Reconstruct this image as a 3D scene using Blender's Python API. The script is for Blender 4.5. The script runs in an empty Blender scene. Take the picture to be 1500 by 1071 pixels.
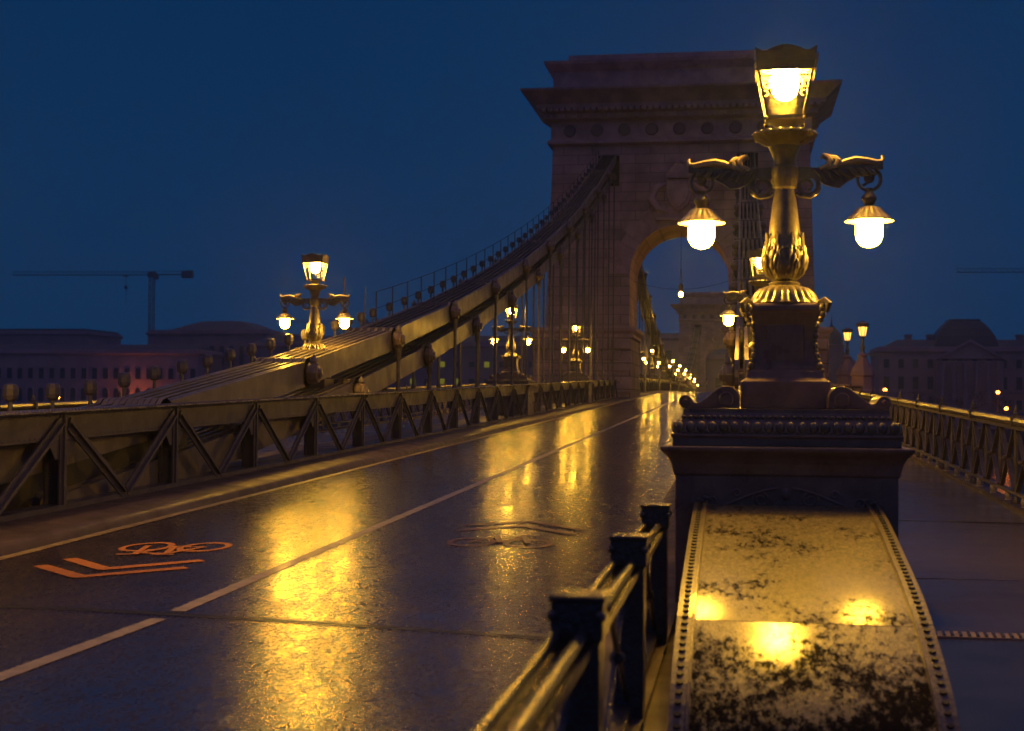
import bpy, math, random
from mathutils import Vector, Matrix
PI = math.pi
random.seed(7)
SC = bpy.context.scene
COL = SC.collection

# ------------------------------------------------------------------ camera, sky, exposure
CAM_Z = 1.52; YAW = math.radians(9.14); PITCH = math.atan((592 - 535.5) / 2083.0); ROLL = 0.008
fv = Vector((-math.sin(YAW), math.cos(YAW), 0)); rv = Vector((math.cos(YAW), math.sin(YAW), 0)); uv = Vector((0, 0, 1))
fw = fv * math.cos(PITCH) + uv * math.sin(PITCH); up = uv * math.cos(PITCH) - fv * math.sin(PITCH)
rr = rv * math.cos(ROLL) + up * math.sin(ROLL); uu = up * math.cos(ROLL) - rv * math.sin(ROLL)
cd = bpy.data.cameras.new("camera"); cam = bpy.data.objects.new("camera", cd); COL.objects.link(cam)
cam.matrix_world = Matrix(((rr.x, uu.x, -fw.x, 0), (rr.y, uu.y, -fw.y, 0), (rr.z, uu.z, -fw.z, CAM_Z), (0, 0, 0, 1)))
cd.sensor_width = 36; cd.lens = 2083 / 1500 * 36; cd.clip_start = 0.1; cd.clip_end = 3000
cd.dof.use_dof = True; cd.dof.focus_distance = 20.0; cd.dof.aperture_fstop = 2.8
SC.camera = cam
SC.render.engine = 'CYCLES'
SC.view_settings.view_transform = 'Standard'; SC.view_settings.look = 'None'
SC.view_settings.exposure = 0.0; SC.view_settings.gamma = 1.0
try:
    SC.cycles.use_denoising = True; SC.cycles.use_adaptive_sampling = True; SC.cycles.adaptive_threshold = 0.004; SC.cycles.adaptive_min_samples = 64; SC.cycles.use_light_tree = True
    SC.cycles.max_bounces = 6; SC.cycles.diffuse_bounces = 2; SC.cycles.glossy_bounces = 3
    SC.cycles.transmission_bounces = 2; SC.cycles.volume_bounces = 0; SC.cycles.transparent_max_bounces = 12
    SC.cycles.sample_clamp_indirect = 4.0; SC.cycles.sample_clamp_direct = 0.0
    SC.cycles.caustics_reflective = False; SC.cycles.caustics_refractive = False
except Exception: pass
W = bpy.data.worlds.new("World"); SC.world = W; W.use_nodes = True
wn = W.node_tree.nodes; wl = W.node_tree.links; wn.clear()
wo = wn.new('ShaderNodeOutputWorld'); bg = wn.new('ShaderNodeBackground'); tc = wn.new('ShaderNodeTexCoord')
sp = wn.new('ShaderNodeSeparateXYZ'); rmp = wn.new('ShaderNodeValToRGB'); nz = wn.new('ShaderNodeTexNoise')
ad = wn.new('ShaderNodeMath'); ad.operation = 'MULTIPLY_ADD'; ad.inputs[1].default_value = 0.16
nz.inputs['Scale'].default_value = 3.0; nz.inputs['Detail'].default_value = 4
wl.new(tc.outputs['Generated'], sp.inputs[0]); wl.new(tc.outputs['Generated'], nz.inputs['Vector'])
wl.new(nz.outputs['Fac'], ad.inputs[0]); wl.new(sp.outputs['Z'], ad.inputs[2]); wl.new(ad.outputs[0], rmp.inputs[0])
# overcast rainy twilight: even dull blue, a little lighter and greener low down
cr = rmp.color_ramp
cr.elements[0].position = 0.0; cr.elements[0].color = (0.0010, 0.0300, 0.094, 1)
cr.elements[1].position = 0.75; cr.elements[1].color = (0.085, 0.062, 0.150, 1)   # purple zenith glow, added as ambient to lift the dark tones
e = cr.elements.new(0.40); e.color = (0.0006, 0.0250, 0.088, 1)
e = cr.elements.new(0.18); e.color = (0.0006, 0.0340, 0.106, 1)
wl.new(rmp.outputs[0], bg.inputs[0]); bg.inputs[1].default_value = 1.0; wl.new(bg.outputs[0], wo.inputs[0])

# ------------------------------------------------------------------ materials
def mat(name, color, rough=0.5, metal=0.0, spec=0.5, coat=0.0, var=0.0, vscale=4.0, bump=0.0, bscale=60.0, rvar=0.0, rscale=3.0, coord='Object', color2=None, ramp=(0.4, 0.6), bdist=0.01, coatr=0.15):
    m = bpy.data.materials.new(name); m.use_nodes = True
    n = m.node_tree.nodes; l = m.node_tree.links; b = n['Principled BSDF']
    b.inputs['Base Color'].default_value = (*color, 1); b.inputs['Roughness'].default_value = rough
    b.inputs['Metallic'].default_value = metal; b.inputs['Specular IOR Level'].default_value = spec
    b.inputs['Coat Weight'].default_value = coat; b.inputs['Coat Roughness'].default_value = coatr
    t = n.new('ShaderNodeTexCoord')
    if var or color2:
        z = n.new('ShaderNodeTexNoise'); z.inputs['Scale'].default_value = vscale; z.inputs['Detail'].default_value = 6; z.inputs['Roughness'].default_value = 0.65
        r = n.new('ShaderNodeValToRGB'); l.new(t.outputs[coord], z.inputs['Vector']); l.new(z.outputs['Fac'], r.inputs[0])
        r.color_ramp.elements[0].position = ramp[0]; r.color_ramp.elements[1].position = ramp[1]
        c2 = color2 or tuple(c * (1 + var) for c in color)
        c1 = color if color2 else tuple(c * (1 - var) for c in color)
        r.color_ramp.elements[0].color = (*c1, 1); r.color_ramp.elements[1].color = (*c2, 1)
        l.new(r.outputs[0], b.inputs['Base Color'])
    if rvar:
        z = n.new('ShaderNodeTexNoise'); z.inputs['Scale'].default_value = rscale; z.inputs['Detail'].default_value = 5
        r = n.new('ShaderNodeMapRange'); l.new(t.outputs[coord], z.inputs['Vector']); l.new(z.outputs['Fac'], r.inputs[0])
        r.inputs[1].default_value = 0.35; r.inputs[2].default_value = 0.65; r.inputs[3].default_value = max(0.05, rough - rvar); r.inputs[4].default_value = rough + rvar
        l.new(r.outputs[0], b.inputs['Roughness'])
    if bump:
        z = n.new('ShaderNodeTexNoise'); z.inputs['Scale'].default_value = bscale; z.inputs['Detail'].default_value = 3
        bp = n.new('ShaderNodeBump'); bp.inputs['Strength'].default_value = bump; bp.inputs['Distance'].default_value = bdist
        l.new(t.outputs[coord], z.inputs['Vector']); l.new(z.outputs['Fac'], bp.inputs['Height']); l.new(bp.outputs[0], b.inputs['Normal'])
    return m
def emit(name, color, s):
    m = bpy.data.materials.new(name); m.use_nodes = True; n = m.node_tree.nodes; l = m.node_tree.links; n.clear()
    o = n.new('ShaderNodeOutputMaterial'); e = n.new('ShaderNodeEmission'); e.inputs[0].default_value = (*color, 1); e.inputs[1].default_value = s
    l.new(e.outputs[0], o.inputs[0]); m.cycles.emission_sampling = 'FRONT'; return m

LAMP = 170.0
LCOL = (1.0, 0.50, 0.040)
M = {}
M['globe'] = emit('lamp_globe_light', LCOL, LAMP)
M['lantern_globe'] = emit('lantern_light', LCOL, LAMP * 3.4)
M['farlight'] = emit('far_lamp_light', (1.0, 0.42, 0.05), 60)
M['orange_flood'] = emit('orange_flood_light', (1.0, 0.25, 0.02), 260)
M['orange'] = emit('orange_lamp_light', (1.0, 0.22, 0.02), 40)
M['winlit'] = emit('lit_office_window', (0.42, 0.40, 0.02), 0.35)
M['lamp_iron'] = mat('wet_painted_cast_iron', (0.135, 0.115, 0.085), 0.34, 0.0, 0.6, 0.35, var=0.3, vscale=7, bump=0.35, bscale=90, bdist=0.004, rvar=0.1)
M['box_iron'] = mat('dark_wet_iron_casing', (0.16, 0.115, 0.105), 0.38, 0, 0.5, 0.3, var=0.25, vscale=3, bump=0.3, bscale=70, bdist=0.003, rvar=0.12)
M['truss'] = mat('grey_green_bridge_paint', (0.078, 0.070, 0.108), 0.42, 0, 0.5, 0.15, var=0.22, vscale=2.5, bump=0.25, bscale=50, bdist=0.003, rvar=0.12)
M['truss_top'] = mat('wet_riveted_top_plate', (0.17, 0.145, 0.15), 0.28, 0, 0.6, 0.4, var=0.25, vscale=3, bump=0.8, bscale=32, bdist=0.01, rvar=0.1)
M['gear'] = mat('dark_iron_and_plate_shade', (0.045, 0.038, 0.045), 0.55)
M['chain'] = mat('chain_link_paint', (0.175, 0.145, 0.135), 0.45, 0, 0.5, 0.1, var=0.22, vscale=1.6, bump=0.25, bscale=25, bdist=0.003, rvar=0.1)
M['rail'] = mat('wet_black_iron_rail', (0.04, 0.038, 0.04), 0.22, 0, 0.6, 0.2, var=0.3, vscale=8, bump=1.0, bscale=50, bdist=0.010)
M['railg'] = mat('sidewalk_railing_paint', (0.10, 0.085, 0.085), 0.40, 0, 0.5, 0.1, var=0.25, vscale=5, bump=0.3, bscale=80, bdist=0.003)
M['dark'] = mat('slot_shade_tone', (0.012, 0.011, 0.012), 0.7)
M['bolt'] = mat('dark_bolt_steel', (0.02, 0.018, 0.016), 0.45)
M['enamel'] = mat('white_enamel_shade', (0.62, 0.56, 0.44), 0.3)
M['shade'] = mat('shade_outer_iron', (0.38, 0.32, 0.22), 0.35, 0, 0.6, 0.2, bump=0.2, bscale=60)
M['roofdark'] = mat('dark_slate_roof', (0.045, 0.045, 0.05), 0.5, var=0.2, vscale=.3)
M['bld_a'] = mat('dull_rendered_facade', (0.45, 0.28, 0.30), 0.8, var=0.15, vscale=.12)
M['bld_b'] = mat('dull_brown_facade', (0.33, 0.20, 0.235), 0.8, var=0.15, vscale=.12)
M['bld_c'] = mat('pale_palace_stone', (0.40, 0.25, 0.27), 0.8, var=0.15, vscale=.15)
M['pane'] = mat('dark_window_glass', (0.015, 0.015, 0.02), 0.3)
M['crane'] = mat('crane_steel', (0.05, 0.045, 0.05), 0.5)
M['crane_red'] = mat('red_lit_crane_steel', (0.5, 0.05, 0.03), 0.5)  # red light on the mast put into the steel colour
M['bark'] = mat('bare_tree_bark', (0.05, 0.035, 0.03), 0.9, var=.3)
M['ground'] = mat('dark_bank_ground', (0.04, 0.036, 0.035), 0.8, var=0.3, vscale=.05)
M['pole'] = mat('dark_pole', (0.04, 0.035, 0.035), 0.5)
M['line'] = mat('worn_white_road_paint', (0.40, 0.33, 0.285), 0.5, 0, 0.4, 0.15, var=0.2, vscale=6, bump=0.4, bscale=120, bdist=0.004)
M['mark'] = mat('orange_bicycle_paint', (0.72, 0.28, 0.06), 0.6, 0, 0.25, 0.0, color2=(0.55, 0.20, 0.045), vscale=14, bump=0.4, bscale=120, bdist=0.004)
M['mark_worn'] = mat('worn_bicycle_paint', (0.07, 0.04, 0.03), 0.30, 0, 0.5, 0.0, color2=(0.26, 0.12, 0.05), vscale=9, bump=0.3, bscale=120, bdist=0.003)
M['gutter'] = mat('worn_yellow_gutter_line', (0.42, 0.33, 0.15), 0.4, 0, 0.5, 0.1, var=0.4, vscale=9, bump=0.6, bscale=60, bdist=0.006)
M['steel'] = mat('wet_joint_steel', (0.12, 0.10, 0.09), 0.25, 0.7, 0.5, bump=0.4, bscale=30)
M['rubber'] = mat('joint_rubber', (0.012, 0.012, 0.013), 0.5)
M['kerb'] = mat('wet_kerb_plate', (0.10, 0.072, 0.068), 0.55, 0, 0.35, 0.0, var=0.3, vscale=2.5, bump=0.35, bscale=40, bdist=0.004, rvar=.1)
M['water'] = mat('river_water', (0.006, 0.010, 0.018), 0.12, 0, 0.5, bump=0.5, bscale=0.9, bdist=0.2)
M['glass'] = bpy.data.materials.new('lantern_glass')
def mk_glass(m):
    m.use_nodes = True; n = m.node_tree.nodes; l = m.node_tree.links; n.clear()
    o = n.new('ShaderNodeOutputMaterial'); mx = n.new('ShaderNodeMixShader'); mx.inputs[0].default_value = .004
    t = n.new('ShaderNodeBsdfTransparent'); g = n.new('ShaderNodeBsdfGlossy'); g.inputs['Roughness'].default_value = .12
    l.new(t.outputs[0], mx.inputs[1]); l.new(g.outputs[0], mx.inputs[2]); l.new(mx.outputs[0], o.inputs[0])
mk_glass(M['glass'])

def mk_asphalt():
    m = bpy.data.materials.new('wet_asphalt'); m.use_nodes = True; n = m.node_tree.nodes; l = m.node_tree.links; b = n['Principled BSDF']
    t = n.new('ShaderNodeTexCoord')
    def mapping(x, y): q = n.new('ShaderNodeMapping'); q.inputs['Scale'].default_value = (x, y, 1); l.new(t.outputs['Object'], q.inputs[0]); return q.outputs[0]
    def noise(s, d=4, r=.6, vec=None):
        z = n.new('ShaderNodeTexNoise'); z.inputs['Scale'].default_value = s; z.inputs['Detail'].default_value = d; z.inputs['Roughness'].default_value = r
        l.new(vec or t.outputs['Object'], z.inputs['Vector']); return z.outputs['Fac']
    def rng(v, a, b_, c, d):
        q = n.new('ShaderNodeMapRange'); l.new(v, q.inputs[0]); q.inputs[1].default_value = a; q.inputs[2].default_value = b_; q.inputs[3].default_value = c; q.inputs[4].default_value = d; return q.outputs[0]
    def mul(a, b_, op='MULTIPLY'):
        q = n.new('ShaderNodeMath'); q.operation = op; l.new(a, q.inputs[0])
        if isinstance(b_, (int, float)): q.inputs[1].default_value = b_
        else: l.new(b_, q.inputs[1])
        return q.outputs[0]
    v1 = mapping(1, .35)
    pool = rng(noise(.75, 5, .6, v1), .44, .60, 0, 1)                 # shallow pools between drier stone
    grit = noise(9, 12, .86, v1)                                       # many sizes of stone chips and water patches
    chips = rng(grit, .40, .60, .0, 1.0)
    vo = n.new('ShaderNodeTexVoronoi'); vo.inputs['Scale'].default_value = 62; l.new(mapping(1, .5), vo.inputs['Vector'])
    sc = n.new('ShaderNodeSeparateColor'); l.new(vo.outputs['Color'], sc.inputs[0])
    cell = rng(sc.outputs[0], .15, .85, 0, 1)
    film = mul(mul(chips, .55), mul(cell, .45), 'ADD')                 # 0 dry chip .. 1 water film
    l.new(rng(film, 0, 1, .33, .19), b.inputs['Roughness'])
    l.new(rng(film, .1, .9, .15, .95), b.inputs['Specular IOR Level'])
    cr = n.new('ShaderNodeValToRGB'); l.new(noise(1.1, 7, .7), cr.inputs[0]); cr.color_ramp.elements[0].position = .35; cr.color_ramp.elements[1].position = .7
    cr.color_ramp.elements[0].color = (.032, .021, .029, 1); cr.color_ramp.elements[1].color = (.058, .039, .046, 1); l.new(cr.outputs[0], b.inputs['Base Color'])
    cw = mul(rng(film, .25, .8, .05, .75), rng(pool, 0, 1, .40, 1.05)); l.new(cw, b.inputs['Coat Weight']); l.new(rng(pool, 0, 1, .17, .10), b.inputs['Coat Roughness'])
    hm = n.new('ShaderNodeMath'); hm.operation = 'ADD'; l.new(vo.outputs['Distance'], hm.inputs[0]); l.new(grit, hm.inputs[1])
    bp = n.new('ShaderNodeBump'); bp.inputs['Distance'].default_value = .004; l.new(rng(pool, 0, 1, .34, .2), bp.inputs['Strength']); l.new(hm.outputs[0], bp.inputs['Height'])
    l.new(bp.outputs[0], b.inputs['Normal'])
    b2 = n.new('ShaderNodeBump'); b2.inputs['Distance'].default_value = .004; b2.inputs['Strength'].default_value = .16; l.new(grit, b2.inputs['Height']); l.new(b2.outputs[0], b.inputs['Coat Normal'])
    return m
M['asphalt'] = mk_asphalt()

def mk_stone(name, c1, c2, mortar, bw, bh, scale=1.0, bump=.5):
    m = bpy.data.materials.new(name); m.use_nodes = True; n = m.node_tree.nodes; l = m.node_tree.links; b = n['Principled BSDF']
    t = n.new('ShaderNodeTexCoord'); s = n.new('ShaderNodeSeparateXYZ'); c = n.new('ShaderNodeCombineXYZ'); a = n.new('ShaderNodeMath'); a.operation = 'ADD'
    l.new(t.outputs['Object'], s.inputs[0]); l.new(s.outputs['X'], a.inputs[0]); l.new(s.outputs['Y'], a.inputs[1]); l.new(a.outputs[0], c.inputs['X']); l.new(s.outputs['Z'], c.inputs['Y'])
    br = n.new('ShaderNodeTexBrick'); l.new(c.outputs[0], br.inputs['Vector'])
    br.inputs['Color1'].default_value = (*c1, 1); br.inputs['Color2'].default_value = (*c2, 1); br.inputs['Mortar'].default_value = (*mortar, 1)
    br.inputs['Scale'].default_value = scale; br.inputs['Brick Width'].default_value = bw; br.inputs['Row Height'].default_value = bh; br.inputs['Mortar Size'].default_value = .03
    z = n.new('ShaderNodeTexNoise'); z.inputs['Scale'].default_value = .6; z.inputs['Detail'].default_value = 8; l.new(t.outputs['Object'], z.inputs['Vector'])
    mr = n.new('ShaderNodeMapRange'); l.new(z.outputs['Fac'], mr.inputs[0]); mr.inputs[1].default_value = .3; mr.inputs[2].default_value = .7; mr.inputs[3].default_value = .55; mr.inputs[4].default_value = 1.25
    mx = n.new('ShaderNodeVectorMath'); mx.operation = 'SCALE'; l.new(br.outputs['Color'], mx.inputs[0]); l.new(mr.outputs[0], mx.inputs['Scale']); l.new(mx.outputs[0], b.inputs['Base Color'])
    bp = n.new('ShaderNodeBump'); bp.inputs['Strength'].default_value = bump; bp.inputs['Distance'].default_value = .06; bp.invert = True
    l.new(br.outputs['Fac'], bp.inputs['Height']); l.new(bp.outputs[0], b.inputs['Normal']); b.inputs['Roughness'].default_value = .75
    return m
M['stone'] = mk_stone('tower_limestone', (.50, .32, .345), (.41, .26, .28), (.27, .17, .185), 1.9, .62)
M['stone_rough'] = mk_stone('rusticated_limestone', (.48, .30, .32), (.38, .24, .26), (.14, .09, .10), 2.3, .85, bump=1.0)
M['stone_plain'] = mat('cornice_limestone', (.45, .285, .31), .7, var=.2, vscale=.8)
M['rosette'] = mat('iron_roundel', (.20, .13, .14), .6)

def mk_walk():
    m = bpy.data.materials.new('wet_sidewalk_slabs'); m.use_nodes = True; n = m.node_tree.nodes; l = m.node_tree.links; b = n['Principled BSDF']
    t = n.new('ShaderNodeTexCoord'); mp = n.new('ShaderNodeMapping'); mp.inputs['Scale'].default_value = (.5, .9, 1); l.new(t.outputs['Object'], mp.inputs[0])
    z = n.new('ShaderNodeTexNoise'); z.inputs['Scale'].default_value = 1.3; z.inputs['Detail'].default_value = 6; l.new(mp.outputs[0], z.inputs['Vector'])
    cr = n.new('ShaderNodeValToRGB'); l.new(z.outputs['Fac'], cr.inputs[0]); cr.color_ramp.elements[0].position = .35; cr.color_ramp.elements[1].position = .68
    cr.color_ramp.elements[0].color = (.095, .072, .075, 1); cr.color_ramp.elements[1].color = (.125, .093, .092, 1); l.new(cr.outputs[0], b.inputs['Base Color'])
    mr = n.new('ShaderNodeMapRange'); l.new(z.outputs['Fac'], mr.inputs[0]); mr.inputs[1].default_value = .4; mr.inputs[2].default_value = .65; mr.inputs[3].default_value = .27; mr.inputs[4].default_value = .12; l.new(mr.outputs[0], b.inputs['Roughness'])
    z2 = n.new('ShaderNodeTexNoise'); z2.inputs['Scale'].default_value = 90; l.new(t.outputs['Object'], z2.inputs['Vector'])
    bp = n.new('ShaderNodeBump'); bp.inputs['Strength'].default_value = .25; bp.inputs['Distance'].default_value = .003; l.new(z2.outputs['Fac'], bp.inputs['Height']); l.new(bp.outputs[0], b.inputs['Normal'])
    return m
M['walk'] = mk_walk()

def mk_cover():
    # worn wet paint of the anchor cover: pale flaking paint above, dark bare patches towards the foot
    m = bpy.data.materials.new('flaking_wet_paint'); m.use_nodes = True; n = m.node_tree.nodes; l = m.node_tree.links; b = n['Principled BSDF']
    t = n.new('ShaderNodeTexCoord'); s = n.new('ShaderNodeSeparateXYZ'); l.new(t.outputs['Object'], s.inputs[0])
    mp = n.new('ShaderNodeMapping'); mp.inputs['Scale'].default_value = (1, .42, 1); l.new(t.outputs['Object'], mp.inputs[0])
    def noise(sc, d, r, v): 
        z = n.new('ShaderNodeTexNoise'); z.inputs['Scale'].default_value = sc; z.inputs['Detail'].default_value = d; z.inputs['Roughness'].default_value = r; l.new(v, z.inputs['Vector']); return z.outputs['Fac']
    a = noise(24, 11, .84, mp.outputs[0]); c = noise(2.2, 3, .5, t.outputs['Object'])
    k = n.new('ShaderNodeMapRange'); l.new(s.outputs['Y'], k.inputs[0]); k.inputs[1].default_value = 7.5; k.inputs[2].default_value = 6.3; k.inputs[3].default_value = -.035; k.inputs[4].default_value = .17
    s1 = n.new('ShaderNodeMath'); s1.operation = 'ADD'; l.new(a, s1.inputs[0]); l.new(k.outputs[0], s1.inputs[1])
    s2 = n.new('ShaderNodeMath'); s2.operation = 'MULTIPLY_ADD'; l.new(c, s2.inputs[0]); s2.inputs[1].default_value = .45; l.new(s1.outputs[0], s2.inputs[2])
    w = n.new('ShaderNodeMapRange'); l.new(s2.outputs[0], w.inputs[0]); w.inputs[1].default_value = .75; w.inputs[2].default_value = .815
    cr = n.new('ShaderNodeValToRGB'); l.new(noise(34, 9, .82, mp.outputs[0]), cr.inputs[0]); cr.color_ramp.elements[0].position = .40; cr.color_ramp.elements[1].position = .62
    cr.color_ramp.elements[0].color = (.075, .056, .024, 1); cr.color_ramp.elements[1].color = (.33, .255, .11, 1)
    mx = n.new('ShaderNodeMixRGB'); l.new(w.outputs[0], mx.inputs[0]); l.new(cr.outputs[0], mx.inputs[1]); mx.inputs[2].default_value = (.014, .011, .012, 1); l.new(mx.outputs[0], b.inputs['Base Color'])
    ro = n.new('ShaderNodeMapRange'); l.new(w.outputs[0], ro.inputs[0]); ro.inputs[3].default_value = .42; ro.inputs[4].default_value = .8; b.inputs['Coat Roughness'].default_value = .15; cw = n.new('ShaderNodeMapRange'); l.new(w.outputs[0], cw.inputs[0]); cw.inputs[3].default_value = 1.0; cw.inputs[4].default_value = .03; cn = n.new('ShaderNodeMapRange'); l.new(noise(26, 9, .85, mp.outputs[0]), cn.inputs[0]); cn.inputs[1].default_value = .38; cn.inputs[2].default_value = .58; cn.inputs[3].default_value = .35; cm = n.new('ShaderNodeMath'); cm.operation = 'MULTIPLY'; l.new(cw.outputs[0], cm.inputs[0]); l.new(cn.outputs[0], cm.inputs[1]); l.new(cm.outputs[0], b.inputs['Coat Weight']); l.new(ro.outputs[0], b.inputs['Roughness'])
    sl = n.new('ShaderNodeMapRange'); l.new(w.outputs[0], sl.inputs[0]); sl.inputs[3].default_value = .4; sl.inputs[4].default_value = .03; l.new(sl.outputs[0], b.inputs['Specular IOR Level'])
    dv = n.new('ShaderNodeTexVoronoi'); dv.inputs['Scale'].default_value = 48; dv.inputs['Randomness'].default_value = 1; l.new(mp.outputs[0], dv.inputs['Vector'])
    dr = n.new('ShaderNodeMapRange'); dr.interpolation_type = 'SMOOTHSTEP'; l.new(dv.outputs['Distance'], dr.inputs[0]); dr.inputs[1].default_value = .10; dr.inputs[2].default_value = .42; dr.inputs[3].default_value = 1; dr.inputs[4].default_value = 0
    f = noise(22, 8, .75, mp.outputs[0]); f1 = n.new('ShaderNodeMath'); f1.operation = 'MULTIPLY_ADD'; l.new(f, f1.inputs[0]); f1.inputs[1].default_value = 2.2; l.new(dr.outputs[0], f1.inputs[2])
    f2 = n.new('ShaderNodeMath'); f2.operation = 'MULTIPLY_ADD'; l.new(w.outputs[0], f2.inputs[0]); f2.inputs[1].default_value = -1.0; l.new(f1.outputs[0], f2.inputs[2])
    bp = n.new('ShaderNodeBump'); bp.inputs['Strength'].default_value = .62; bp.inputs['Distance'].default_value = .0024; l.new(f2.outputs[0], bp.inputs['Height']); l.new(bp.outputs[0], b.inputs['Normal'])
    cb = n.new('ShaderNodeBump'); cb.inputs['Strength'].default_value = .16; cb.inputs['Distance'].default_value = .0015; l.new(f, cb.inputs['Height']); l.new(cb.outputs[0], b.inputs['Coat Normal'])
    return m
M['cover'] = mk_cover()
M['flange'] = mat('wet_painted_flange', (.11, .085, .045), .33, 0, .5, .4, color2=(.26, .20, .10), vscale=30, bump=.5, bscale=70, bdist=.003, ramp=(.4, .6))

# ------------------------------------------------------------------ mesh builder
class MB:
    def __init__(s): s.v = []; s.f = []; s.sm = []
    def add(s, vs, fs, smooth=False):
        o = len(s.v); s.v += [tuple(p) for p in vs]; s.f += [tuple(i + o for i in f) for f in fs]; s.sm += [smooth] * len(fs); return s
    def hexa(s, a, b):     # a, b: 4-point rings
        return s.add(list(a) + list(b), [(3, 2, 1, 0), (4, 5, 6, 7), (0, 1, 5, 4), (1, 2, 6, 5), (2, 3, 7, 6), (3, 0, 4, 7)])
    def box(s, x0, x1, y0, y1, z0, z1):
        return s.hexa([(x0, y0, z0), (x1, y0, z0), (x1, y1, z0), (x0, y1, z0)], [(x0, y0, z1), (x1, y0, z1), (x1, y1, z1), (x0, y1, z1)])
    def bar(s, p, q, w, h, side=None):   # box beam from p to q; w along 'side', h across
        p = Vector(p); q = Vector(q); d = (q - p).normalized()
        sd = Vector(side) if side else (Vector((0, 0, 1)).cross(d) if abs(d.z) < .95 else Vector((1, 0, 0)))
        sd = (sd - d * sd.dot(d)).normalized(); up = d.cross(sd)
        r = [sd * (w / 2 * a) + up * (h / 2 * b) for a, b in ((-1, -1), (1, -1), (1, 1), (-1, 1))]
        return s.hexa([p + k for k in r], [q + k for k in r])
    def tube(s, pts, r, n=8, caps=True):
        pts = [Vector(p) for p in pts]; rs = r if isinstance(r, (list, tuple)) else [r] * len(pts)
        t0 = (pts[1] - pts[0]).normalized(); a = Vector((0, 1, 0)) if abs(t0.y) < .9 else Vector((1, 0, 0))
        vs = []
        for i, p in enumerate(pts):
            t = (pts[min(i + 1, len(pts) - 1)] - pts[max(i - 1, 0)]).normalized()
            a = (a - t * a.dot(t)).normalized(); b = t.cross(a)
            for k in range(n):
                g = 2 * PI * k / n; vs.append(p + (a * math.cos(g) + b * math.sin(g)) * rs[i])
        fs = [(i * n + k, i * n + (k + 1) % n, (i + 1) * n + (k + 1) % n, (i + 1) * n + k) for i in range(len(pts) - 1) for k in range(n)]
        if caps: fs += [tuple(range(n))[::-1], tuple((len(pts) - 1) * n + k for k in range(n))]
        return s.add(vs, fs, True)
    def lathe(s, prof, n=24, c=(0, 0), mod=None, caps=True):   # prof: (r, z); mod(angle, t, r, z)->r
        vs = []; m = len(prof)
        for i, (r, z) in enumerate(prof):
            for k in range(n):
                g = 2 * PI * k / n; q = mod(g, i / (m - 1), r, z) if mod else r
                vs.append((c[0] + q * math.cos(g), c[1] + q * math.sin(g), z))
        fs = [(i * n + k, i * n + (k + 1) % n, (i + 1) * n + (k + 1) % n, (i + 1) * n + k) for i in range(m - 1) for k in range(n)]
        if caps: fs += [tuple(range(n))[::-1], tuple((m - 1) * n + k for k in range(n))]
        return s.add(vs, fs, True)
    def rings(s, cx, cy, prof, smooth=False):  # prof: (hx, hy, z) stacked rectangles
        vs = []
        for hx, hy, z in prof: vs += [(cx - hx, cy - hy, z), (cx + hx, cy - hy, z), (cx + hx, cy + hy, z), (cx - hx, cy + hy, z)]
        m = len(prof); fs = [(i * 4 + k, i * 4 + (k + 1) % 4, (i + 1) * 4 + (k + 1) % 4, (i + 1) * 4 + k) for i in range(m - 1) for k in range(4)]
        fs += [(3, 2, 1, 0), tuple((m - 1) * 4 + k for k in range(4))]
        return s.add(vs, fs, smooth)
    def ball(s, c, r, n=8, m=6, sc=(1, 1, 1)):
        vs = [(c[0], c[1], c[2] - r * sc[2])]
        for i in range(1, m):
            a = -PI / 2 + PI * i / m
            for k in range(n):
                g = 2 * PI * k / n; vs.append((c[0] + r * sc[0] * math.cos(a) * math.cos(g), c[1] + r * sc[1] * math.cos(a) * math.sin(g), c[2] + r * sc[2] * math.sin(a)))
        vs.append((c[0], c[1], c[2] + r * sc[2])); L = len(vs) - 1
        fs = [(0, 1 + (k + 1) % n, 1 + k) for k in range(n)]
        fs += [(1 + i * n + k, 1 + i * n + (k + 1) % n, 1 + (i + 1) * n + (k + 1) % n, 1 + (i + 1) * n + k) for i in range(m - 2) for k in range(n)]
        fs += [(1 + (m - 2) * n + k, 1 + (m - 2) * n + (k + 1) % n, L) for k in range(n)]
        return s.add(vs, fs, True)
    def prism(s, poly, fn0, fn1, smooth=False):  # poly of 2-D points, fn map to 3-D
        n = len(poly); a = [fn0(p) for p in poly]; b = [fn1(p) for p in poly]
        return s.add(a + b, [tuple(range(n))[::-1], tuple(range(n, 2 * n))] + [(i, (i + 1) % n, n + (i + 1) % n, n + i) for i in range(n)], smooth)
    def build(s, name, m, parent=None, sharp=40, bevel=0, seg=1):
        me = bpy.data.meshes.new(name); me.from_pydata(s.v, [], s.f); me.materials.append(m)
        me.polygons.foreach_set('use_smooth', s.sm if not bevel else [False] * len(s.sm))
        me.validate(); me.update()
        if any(s.sm):
            try: me.set_sharp_from_angle(angle=math.radians(sharp))
            except Exception: pass
        o = bpy.data.objects.new(name, me); COL.objects.link(o)
        if bevel:
            b = o.modifiers.new('bevel', 'BEVEL'); b.width = bevel; b.segments = seg; b.limit_method = 'ANGLE'
        if parent: o.parent = parent
        return o
def tag(o, label=None, cat=None, group=None, kind=None):
    if label: o['label'] = label
    if cat: o['category'] = cat
    if group: o['group'] = group
    if kind: o['kind'] = kind
    return o
def empty(name, loc, rz=0):
    o = bpy.data.objects.new(name, None); COL.objects.link(o); o.location = loc; o.rotation_euler = (0, 0, rz); o.empty_display_size = .2; return o
def dup(o, parent=None):
    c = o.copy(); COL.objects.link(c)
    if parent: c.parent = parent
    for ch in list(o.children): dup(ch, c)
    return c

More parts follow.
